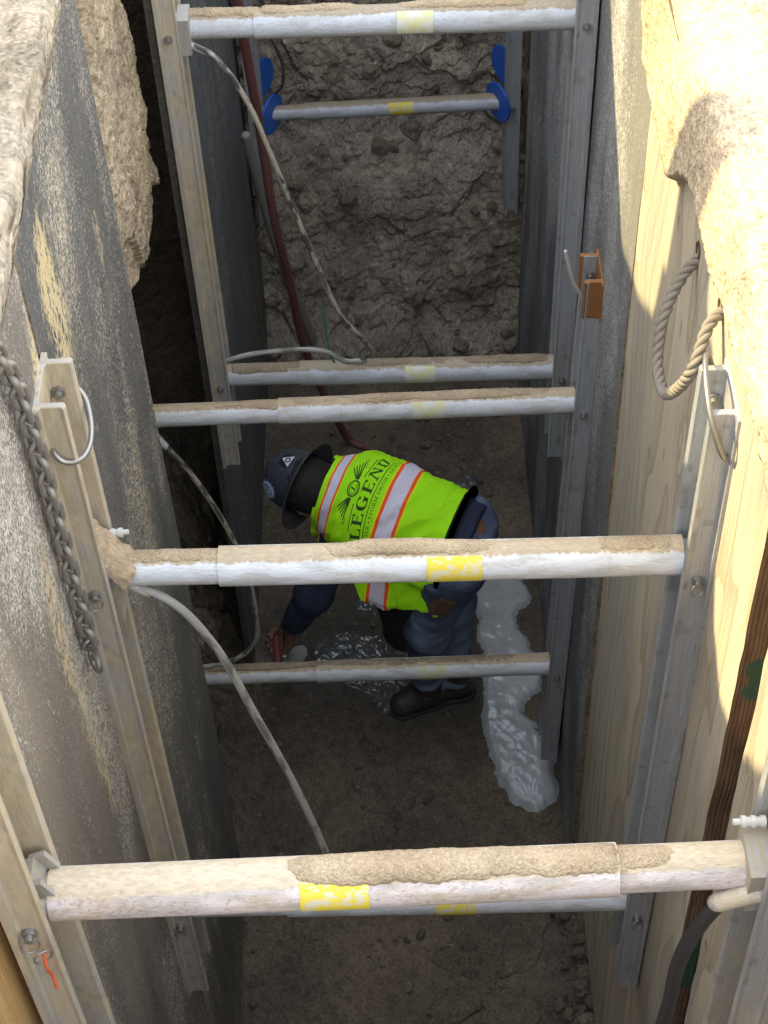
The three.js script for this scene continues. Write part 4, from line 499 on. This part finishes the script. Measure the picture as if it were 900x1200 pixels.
// ------------------------------------------------------------------ the worker, bent over with his back to us
{
  const o = thing('person', 'worker in a lime safety vest and dark hard hat bent over the wet slurry', 'person');
  const A = q => V(...q), arr = v => [v.x, v.y, v.z];
  const pel = V(0.215, 0.9, -3.64), neck = V(-0.2, 0.955, -3.815);
  const ax = neck.clone().sub(pel).normalize(), rt = V(0.54, 0.36, -0.76); rt.addScaledVector(ax, -rt.dot(ax)).normalize(); const bn = rt.clone().cross(ax).normalize();
  const at = (s, q, d) => pel.clone().addScaledVector(ax, s).addScaledVector(rt, q).addScaledVector(bn, d);
  const hipL = [0.18, 0.865, -3.575], hipR = [0.22, 0.885, -3.715], kneeL = [0.085, 0.47, -3.615], kneeR = [0.175, 0.47, -3.735], ankL = [0.075, 0.1, -3.645], ankR = [0.19, 0.1, -3.68];
  const shL = [-0.185, 0.86, -3.71], shR = [-0.085, 0.965, -3.885], elbL = [-0.3, 0.62, -3.665], wrL = [-0.395, 0.385, -3.7], elbR = [-0.1, 0.76, -3.99], wrR = [0.0, 0.66, -3.96];
  const torso = g => [[arr(at(0.0, -0.035, 0)), arr(at(0.3, -0.05, 0.0)), 0.096 + g, 0.106 + g], [arr(at(0.0, 0.035, 0)), arr(at(0.3, 0.05, 0.0)), 0.098 + g, 0.108 + g], [arr(at(0.3, -0.06, 0)), shL, 0.1 + g, 0.06 + g], [arr(at(0.3, 0.06, 0)), shR, 0.1 + g, 0.06 + g], [arr(at(0.34, 0, 0.0)), arr(neck), 0.088 + g, 0.06 + g]];
  const arms = g => [[shL, elbL, 0.058 + g, 0.05 + g], [elbL, wrL, 0.05 + g, 0.036 + g], [shR, elbR, 0.058 + g, 0.05 + g], [elbR, wrR, 0.05 + g, 0.036 + g]];
  const legs = g => [[hipL, kneeL, 0.095 + g, 0.066 + g], [kneeL, ankL, 0.066 + g, 0.048 + g], [hipR, kneeR, 0.095 + g, 0.066 + g], [kneeR, ankR, 0.066 + g, 0.048 + g]];
  // head: face turned to the ground
  const hd = V(-0.285, 0.935, -3.865), up = V(-0.85, 0.1, -0.52).normalize(), face = bn.clone().negate(); face.addScaledVector(up, -face.dot(up)).normalize(); const side = up.clone().cross(face).normalize();
  const hp = (u, f, s) => arr(hd.clone().addScaledVector(up, u).addScaledVector(face, f).addScaledVector(side, s));
  const headB = [[hp(0.03, -0.02, 0), hp(0.02, 0.02, 0), 0.092, 0.088], [hp(-0.03, 0.03, 0), hp(-0.075, 0.055, 0), 0.068, 0.045], [hp(-0.005, 0.1, 0), hp(-0.03, 0.118, 0), 0.008, 0.014, 0.02], [hp(-0.01, -0.005, 0.085), hp(-0.035, -0.005, 0.083), 0.016, 0.011, 0.012], [hp(-0.01, -0.005, -0.085), hp(-0.035, -0.005, -0.083), 0.016, 0.011, 0.012], [hp(-0.058, 0.092, -0.02), hp(-0.058, 0.092, 0.02), 0.01, 0.01, 0.01], [arr(neck), hp(-0.06, -0.015, 0), 0.062, 0.056]];
  function hand(w, dir, pn) {
    dir = dir.clone().normalize(); pn = pn.clone().addScaledVector(dir, -pn.dot(dir)).normalize(); const lat = dir.clone().cross(pn).normalize(), P = (d, l, p) => w.clone().addScaledVector(dir, d).addScaledVector(lat, l).addScaledVector(pn, p), B = [];
    for (const l of [-0.026, 0, 0.026]) B.push([arr(P(0.0, l * 0.55, 0)), arr(P(0.085, l, 0)), 0.019, 0.013, 0.015]);
    [[-0.033, 0.9], [-0.011, 1.05], [0.011, 1.1], [0.033, 0.98]].forEach(([l, k], i) => { let q = P(0.088, l, 0.002), an = 0.55 + 0.08 * i; for (const [len, ra, rb] of [[0.042, 0.0098, 0.009], [0.027, 0.009, 0.0082], [0.021, 0.0082, 0.007]]) { const e = q.clone().addScaledVector(dir, len * k * Math.cos(an)).addScaledVector(pn, len * k * Math.sin(an)); B.push([arr(q), arr(e), ra, rb, 0.005]); q = e; an += 1.05; } });
    const t0 = P(0.025, 0.028, 0.008), t1 = P(0.055, 0.05, 0.026), t2 = P(0.08, 0.04, 0.045), t3 = P(0.095, 0.022, 0.052); B.push([arr(t0), arr(t1), 0.014, 0.0115, 0.012], [arr(t1), arr(t2), 0.0115, 0.0098, 0.006], [arr(t2), arr(t3), 0.0098, 0.008, 0.006]);
    return { B, grip: P(0.105, 0, 0.032), lat };
  }
  const hL = hand(A(wrL), V(-0.25, -0.93, -0.05), V(-0.95, 0.25, 0.1)), hR = hand(A(wrR), V(0.75, -0.6, 0.1), V(0.3, 0.4, 0.8));
  const mesh = (B, h, k) => { const [lo, hi] = bounds(B, 0.02); return surfaceNets(field(B, k), lo, hi, h); };
  const m_skin = M({ color: rgb(0.2, 0.098, 0.06), roughness: 0.55, bumpMap: B_fine, bumpScale: 0.0006 });
  const body = part('body', G([mesh([...torso(-0.026), ...arms(-0.012), ...legs(-0.032)], 0.012, 0.03), mesh(headB, 0.005, 0.03), mesh([[elbL, wrL, 0.038, 0.026], ...hL.B], 0.003, 0.012), mesh([...hR.B], 0.003, 0.012)]), m_skin, o);
  for (const s of [-1, 1]) { const e = new THREE.SphereGeometry(0.011, 12, 8); e.translate(...hp(0.01, 0.098, s * 0.032)); part('eye', e, M({ color: rgb(0.5, 0.48, 0.45), roughness: 0.3 }), body); }
  { const hB = [[hp(0.03, -0.03, 0), hp(0.0, -0.02, 0), 0.095, 0.092], [hp(-0.02, -0.03, 0), hp(-0.07, -0.035, 0), 0.082, 0.06]], f = field(hB, 0.03); part('hair', surfaceNets((x, y, z) => { const q = (x - hd.x) * face.x + (y - hd.y) * face.y + (z - hd.z) * face.z; return Math.max(f(x, y, z) + 0.004 * (vn(x * 160, y * 160 + z * 90, 5) - 0.5), q - 0.02); }, ...bounds(hB, 0.02), 0.006), M({ color: rgb(0.012, 0.01, 0.009), roughness: 0.8 }), o); }
  // clothing
  const wr = (x, y, z, f, s) => s * (rough(x * f + z * f * 0.6, y * f + z * f * 0.4, 91));
  const shirtB = [...torso(0.004), ...arms(0.008)], fS = field(shirtB, 0.045), [sl, sh] = bounds(shirtB, 0.03);
  const T_cloth = tex(256, 256, (u, v) => tint([1, 1, 1], 0.7 + 0.5 * fbm(u * 40, v * 40, 4, 901) + 0.15 * (vn(u * 700, v * 500, 902) - 0.5)), { su: 0.4, sv: 0.4 });
  const m_shirt = M({ color: rgb(0.02, 0.026, 0.055), map: T_cloth, roughness: 0.95 });
  part('shirt', surfaceNets((x, y, z) => Math.max(fS(x, y, z) + wr(x, y, z, 14, 0.016), -((x - pel.x) * ax.x + (y - pel.y) * ax.y + (z - pel.z) * ax.z) - 0.03, (y < 0.45 ? 0.41 - y : -1)), sl, sh, 0.009), m_shirt, o);
  const frontB = [[arr(at(0.3, -0.1, -0.1)), [-0.03, 0.62, -3.7], 0.08, 0.062], [arr(at(0.14, -0.1, -0.1)), [0.03, 0.6, -3.66], 0.08, 0.06], [[-0.03, 0.62, -3.7], [-0.015, 0.36, -3.69], 0.062, 0.05], [[0.03, 0.6, -3.66], [0.03, 0.36, -3.66], 0.06, 0.045]];
  part('shirt_front', surfaceNets((x, y, z) => field(frontB, 0.05)(x, y, z) + wr(x, y, z, 16, 0.02), ...bounds(frontB, 0.02), 0.01), M({ color: rgb(0.014, 0.014, 0.017), map: T_cloth, roughness: 0.95 }), o, 'black cloth hanging down in front of the belly');
  const jeanB = [[hipL, hipR, 0.104, 0.1], ...legs(0.008)], fJ = field(jeanB, 0.045);
  const T_denim = tex(512, 512, (u, v) => { const k = fbm(u * 5, v * 5, 4, 911), w = vn(u * 500 + v * 500, v * 160, 912); return mix3([0.05, 0.07, 0.125], [0.18, 0.235, 0.34], clamp(ss(0.35, 0.7, k) * 0.8 + 0.35 * (w - 0.4))); }, { su: 0.8, sv: 0.8 });
  const jeans = part('jeans', surfaceNets((x, y, z) => Math.max(fJ(x, y, z) + wr(x, y * 1.6, z, 13, 0.02) + 0.004 * Math.sin(y * 90 + 6 * fbm(x * 9, z * 9, 2, 5)) * ss(0.35, 0.12, y), (x - pel.x) * ax.x + (y - pel.y) * ax.y + (z - pel.z) * ax.z - 0.02 - 2.5 * Math.max(0, 0.84 - y), 0.075 - y), ...bounds(jeanB, 0.03), 0.009), M({ map: T_denim, roughness: 0.95 }), o);
  { const g = new THREE.TorusGeometry(0.97, 0.04, 8, 60); g.scale(0.185, 0.128, 0.25); const mm = new THREE.Matrix4().makeBasis(rt, bn, ax); g.applyMatrix4(mm); const c = at(0.03, 0, 0); g.translate(c.x, c.y, c.z); part('belt', g, M({ color: rgb(0.015, 0.013, 0.012), roughness: 0.5 }), o); }
  { const g = surfaceNets((x, y, z) => Math.hypot(Math.max(Math.abs(x) - 0.03, 0), Math.max(Math.abs(y) - 0.045, 0), Math.max(Math.abs(z) - 0.015, 0)) - 0.012, [-0.06, -0.08, -0.04], [0.06, 0.08, 0.04], 0.006); g.rotateZ(-0.5); g.scale(0.75, 0.75, 0.75); g.translate(0.135, 0.76, -3.49); part('belt_pouch', g, M({ color: rgb(0.085, 0.045, 0.022), roughness: 0.7, bumpMap: B_fine, bumpScale: 0.001 }), o); }
  const m_boot = M({ color: rgb(0.07, 0.06, 0.05), map: T_soil, roughness: 0.5, bumpMap: B_soil, bumpScale: 0.004 });
  for (const [an, toe] of [[ankL, [-0.015, 0.05, -3.605]], [ankR, [0.055, 0.05, -3.64]]]) {
    const f = floorH(an[0], an[2]); const B = [[[an[0] + 0.0, an[1] + 0.07, an[2]], [an[0] + 0.005, 0.06 + f, an[2]], 0.056, 0.056], [[an[0] + 0.02, 0.045 + f, an[2]], [toe[0], 0.038 + f, toe[2]], 0.043, 0.037], [[mix(an[0], toe[0], 0.6), 0.055 + f, mix(an[2], toe[2], 0.6)], [toe[0], 0.04 + f, toe[2]], 0.044, 0.04]];
    const fB = field(B, 0.03), bt = part('boot', surfaceNets((x, y, z) => Math.max(fB(x, y, z) + wr(x, y, z, 30, 0.006), -(y - f - 0.012)), ...bounds(B, 0.02), 0.007), m_boot, o);
    part('sole', surfaceNets((x, y, z) => Math.max(fB(x, Math.max(y, f + 0.03), z) - 0.004, f - 0.004 - y, y - f - 0.016), ...bounds(B, 0.02), 0.006), M({ color: rgb(0.03, 0.027, 0.024), roughness: 0.8 }), bt);
  }
  // vest
  const cv = document.createElement('canvas'); cv.width = 1536; cv.height = 1024; const c = cv.getContext('2d'), PX = 1536 / 0.9, SY = 1024;
  c.fillStyle = '#a9f400'; c.fillRect(0, 0, 1536, 1024);
  const band = (s0, s1) => { const y0 = (1 - s1) * SY, h = (s1 - s0) * SY; c.fillStyle = '#e9f01c'; c.fillRect(0, y0 - h * 0.32, 1536, h * 1.64); c.fillStyle = '#ff5a14'; c.fillRect(0, y0 - h * 0.22, 1536, h * 1.44); c.fillStyle = '#dcd6e6'; c.fillRect(0, y0, 1536, h); };
  band(0.36, 0.475); band(0.865, 0.93);
  for (const q of []) { const x = 768 + q * PX; c.fillStyle = '#ff5a14'; c.fillRect(x - 58, 0, 116, 1024); c.fillStyle = '#dcd6e6'; c.fillRect(x - 38, 0, 76, 1024); }
  const ink = '#234a08'; c.fillStyle = ink; c.strokeStyle = ink; c.textAlign = 'center'; c.textBaseline = 'alphabetic';
  const arc = (text, cx, cy, R, font, step) => { c.font = font; const n = text.length; let w = 0; const ws = [...text].map(ch => c.measureText(ch).width * step); w = ws.reduce((p, q) => p + q, 0); let p = -w / 2; [...text].forEach((ch, i) => { const a = (p + ws[i] / 2) / R; c.save(); c.translate(cx + R * Math.sin(a), cy + R * (1 - Math.cos(a))); c.rotate(a); c.fillText(ch, 0, 0); c.restore(); p += ws[i]; }); };
  const cx = 768, yL = (1 - 0.605) * SY;
  arc('LEGEND', cx, yL, 900, 'bold 112px serif', 1.04);
  c.lineWidth = 6; for (const [dy, x0, x1] of [[-98, -215, -70], [-98, 70, 215], [22, -245, 245]]) { c.beginPath(); for (let x = x0; x <= x1; x += 5) { const y = yL + dy + 900 * (1 - Math.cos(x / 900)); x === x0 ? c.moveTo(cx + x, y) : c.lineTo(cx + x, y); } c.stroke(); }
  arc('WATER \u2022 STORM DRAIN \u2022 SEWER', cx, yL + 62, 940, '34px serif', 1.0);
  arc('EST.', cx - 160, yL - 118, 900, '26px serif', 1.05); arc('2010', cx + 160, yL - 118, 900, '26px serif', 1.05);
  c.lineWidth = 9; c.beginPath(); c.arc(cx, yL - 140, 40, 0, 7); c.stroke(); c.lineWidth = 4; c.beginPath(); c.arc(cx, yL - 140, 28, 0.6, 5.8); c.stroke(); c.font = 'bold italic 50px serif'; c.fillText('L', cx, yL - 123);
  for (const s of [-1, 1]) for (let i = 0; i < 5; i++) { c.lineWidth = 8; c.beginPath(); c.moveTo(cx + s * 50, yL - 132 - i * 4); c.lineTo(cx + s * (165 - i * 14), yL - 138 - i * 17); c.stroke(); }
  const r9 = rngOf(77); for (let i = 0; i < 60; i++) { c.fillStyle = `rgba(70,80,20,${0.15 + 0.35 * r9()})`; c.beginPath(); c.ellipse(1536 * r9(), 1024 * r9(), 2 + 7 * r9() * r9(), 2 + 5 * r9() * r9(), r9() * 3, 0, 7); c.fill(); }
  const T_vest = new THREE.CanvasTexture(cv); T_vest.colorSpace = THREE.SRGBColorSpace;
  const LEN = 0.44, vestPt = (s, q) => {
    const w = mix(0.158, 0.18, ss(0, 0.6, s)) * mix(1, 0.7, ss(0.75, 1, s)), d = mix(0.128, 0.142, ss(0.1, 0.6, s)) * mix(1, 0.8, ss(0.75, 1, s)), half = 1.57 * Math.sqrt((w * w + d * d) / 2);
    const sg = Math.sign(q), aq = Math.abs(q), ph = Math.min(aq / half, 1) * 1.62;
    const p = at(0.055 + s * LEN, sg * w * Math.sin(ph), d * Math.cos(ph));
    const ex = Math.max(0, aq - half * 1.0); p.y -= ex; p.addScaledVector(rt, sg * ex * 0.12);
    const k = 0.02 * rough(s * 5 + q * 9, q * 12, 931) * (0.5 + ss(0.1, 0.35, aq)) + 0.012 * Math.sin(q * 48 + s * 4) * ss(half * 0.9, half * 1.25, aq) + 0.007 * rough(s * 16 + q * 8, q * 18, 933) + 0.004 * Math.sin(q * 60 + s * 30 + 6 * fbm(s * 4, q * 6, 2, 9)) * ss(0.35, 0.6, fbm(s * 4 + 3, q * 7, 3, 12));
    const cen = at(0.055 + s * LEN, 0, 0), out = p.clone().sub(cen).normalize(); p.addScaledVector(out, k + 0.004); return p;
  };
  const qMax = v => 0.37 + 0.07 * ss(0.16, 0.4, v) * ss(0.66, 0.46, v) - 0.03 * ss(0.6, 0.75, v);
  const B_fold = tex(512, 512, (u, v) => { const w = fbm(u * 3, v * 3, 3, 951), a = Math.abs(fbm(u * 5 + v * 4 + w * 2, v * 3 - u * 2, 3, 952) - 0.5) * 2; return g1(0.5 + 0.5 * Math.pow(1 - a, 5) * ss(0.35, 0.6, fbm(u * 4, v * 4, 2, 953)) + 0.12 * fbm(u * 16, v * 12, 3, 954)); }, { srgb: false, wrap: THREE.ClampToEdgeWrapping });
  const vest = sheet(130, 110, (u, v) => { const qm = qMax(v), q = mix(-qm, qm, u), aq = Math.abs(q); let s = v; const drop = q < 0 ? 0.05 : 0; s = mix(-0.02 - drop * ss(0.2, 0.4, aq), 1, v) + 0.0; const p = vestPt(s, q); return [p.x, p.y, p.z, q / 0.9 + 0.5, clamp(s, 0.002, 0.998)]; },
    (u, v) => { const q = Math.abs(mix(-qMax(v), qMax(v), u)); return !(q > 0.24 && q < 0.38 && v > 0.62 && v < 0.95 && ((q - 0.305) / 0.062) ** 2 + ((v - 0.78) / 0.15) ** 2 < 1) && !(v > 0.95 && q > 0.24) && !(q < 0.09 && v > 0.985 - 0.0 * q); });
  part('vest', vest, M({ map: T_vest, roughness: 0.85, bumpMap: B_fold, bumpScale: 0.01 }), o);
  // hard hat
  const prof = [[0.0, 0.132], [0.03, 0.13], [0.06, 0.122], [0.085, 0.105], [0.104, 0.075], [0.112, 0.04], [0.116, 0.012], [0.124, 0.004], [0.145, -0.004], [0.166, -0.014], [0.17, -0.018], [0.167, -0.021], [0.145, -0.011], [0.12, -0.004], [0.11, 0.005], [0.105, 0.04], [0.09, 0.085], [0, 0.122]].map(p => new THREE.Vector2(...p));
  const hg = new THREE.LatheGeometry(prof, 64), hpz = hg.attributes.position; for (let i = 0; i < hpz.count; i++) { const x = hpz.getX(i), y = hpz.getY(i), z = hpz.getZ(i), rr = Math.hypot(x, z), rdg = y > 0.03 ? 0.006 * ss(0.022, 0.012, Math.abs(x)) : 0; hpz.setXYZ(i, x * 0.93, y + rdg, z * (rr > 0.12 ? 1.0 : 1.06)); } hg.computeVertexNormals();
  const T_hat = tex(512, 256, (u, v) => { const sc = vn(u * 60 + v * 20, v * 90, 941), d = ss(0.55, 0.8, fbm(u * 12, v * 12, 4, 942)); return mix3(tint([0.05, 0.058, 0.072], 1 + (sc > 0.86 ? 3 * (sc - 0.86) / 0.14 : 0)), [0.12, 0.115, 0.105], d * 0.35); }, { su: 1, sv: 1 });
  const hat = part('hard_hat', hg, M({ map: T_hat, roughness: 0.3 }), o); hat.position.copy(hd).addScaledVector(up, 0.035); hat.quaternion.setFromRotationMatrix(new THREE.Matrix4().makeBasis(side, up, face));
  const sticker = (th, h, rad, sx, draw) => { const k = document.createElement('canvas'); k.width = k.height = 128; const q = k.getContext('2d'); draw(q); const t = new THREE.CanvasTexture(k); t.colorSpace = THREE.SRGBColorSpace; const g = sheet(10, 10, (u, v) => { const a = th + (u - 0.5) * rad * 2 * sx / 0.108, y = h + (v - 0.5) * rad * 2; const rr = y < 0.04 ? mix(0.116, 0.112, y / 0.04) : y < 0.075 ? mix(0.112, 0.104, (y - 0.04) / 0.035) : y < 0.105 ? mix(0.104, 0.085, (y - 0.075) / 0.03) : mix(0.085, 0.06, (y - 0.105) / 0.017); const e = rr + 0.0035; return [e * Math.sin(a) * 0.93, y + 0.001, e * Math.cos(a) * 1.06, u, v]; }, (u, v) => Math.hypot(u - 0.5, v - 0.5) < 0.5); part('sticker', g, M({ map: t, roughness: 0.35 }), hat); };
  const oval = (bg, fg) => q => { q.fillStyle = bg; q.fillRect(0, 0, 128, 128); q.strokeStyle = fg; q.lineWidth = 9; q.beginPath(); q.arc(64, 64, 48, 0, 7); q.stroke(); q.lineWidth = 12; q.beginPath(); q.arc(64, 64, 22, 0.5, 5.2); q.stroke(); };
  sticker(2.1, 0.078, 0.034, 1, oval('#8fa6cf', '#e8ecf4'));
  sticker(3.35, 0.05, 0.026, 1.1, q => { q.fillStyle = '#20242a'; q.fillRect(0, 0, 128, 128); q.fillStyle = '#cfd6de'; q.beginPath(); q.moveTo(64, 14); q.lineTo(118, 104); q.lineTo(10, 104); q.fill(); q.fillStyle = '#3a4656'; q.beginPath(); q.arc(64, 72, 24, 0, 7); q.fill(); q.fillStyle = '#dfe5ea'; q.beginPath(); q.arc(64, 72, 11, 0, 7); q.fill(); });
  sticker(4.9, 0.075, 0.03, 0.8, q => { q.fillStyle = '#8a93a4'; q.fillRect(0, 0, 128, 128); });
  // the short tool in his left hand
  const t = thing('hand_tool', 'short brown wooden-handled trowel held in the worker\'s left hand', 'trowel'), gd = hL.lat.clone(); if (gd.y > 0) gd.negate();
  part('handle', tube([hL.grip.clone().addScaledVector(gd, -0.06), hL.grip, hL.grip.clone().addScaledVector(gd, 0.075)], 0.0135, 10, 12), M({ color: rgb(0.17, 0.05, 0.03), roughness: 0.6 }), t);
  const tip = hL.grip.clone().addScaledVector(gd, 0.075), nk = tip.clone().add(V(0.02, -0.05, 0.01)); part('shank', tube([tip, tip.clone().lerp(nk, 0.5).add(V(-0.01, 0, 0)), nk], 0.005, 10, 8), m_steel, t);
  const bl = new THREE.Shape(); bl.moveTo(-0.035, 0); bl.lineTo(0.035, 0); bl.lineTo(0.03, 0.1); bl.quadraticCurveTo(0, 0.15, -0.03, 0.1); const bg = new THREE.ExtrudeGeometry(bl, { depth: 0.002, bevelEnabled: false }); bg.rotateX(-Math.PI / 2 + 0.15); bg.rotateY(-0.6); bg.translate(nk.x, Math.max(nk.y, 0.03), nk.z); part('blade', bg, m_steel, t);
}

renderer.render(scene, camera);
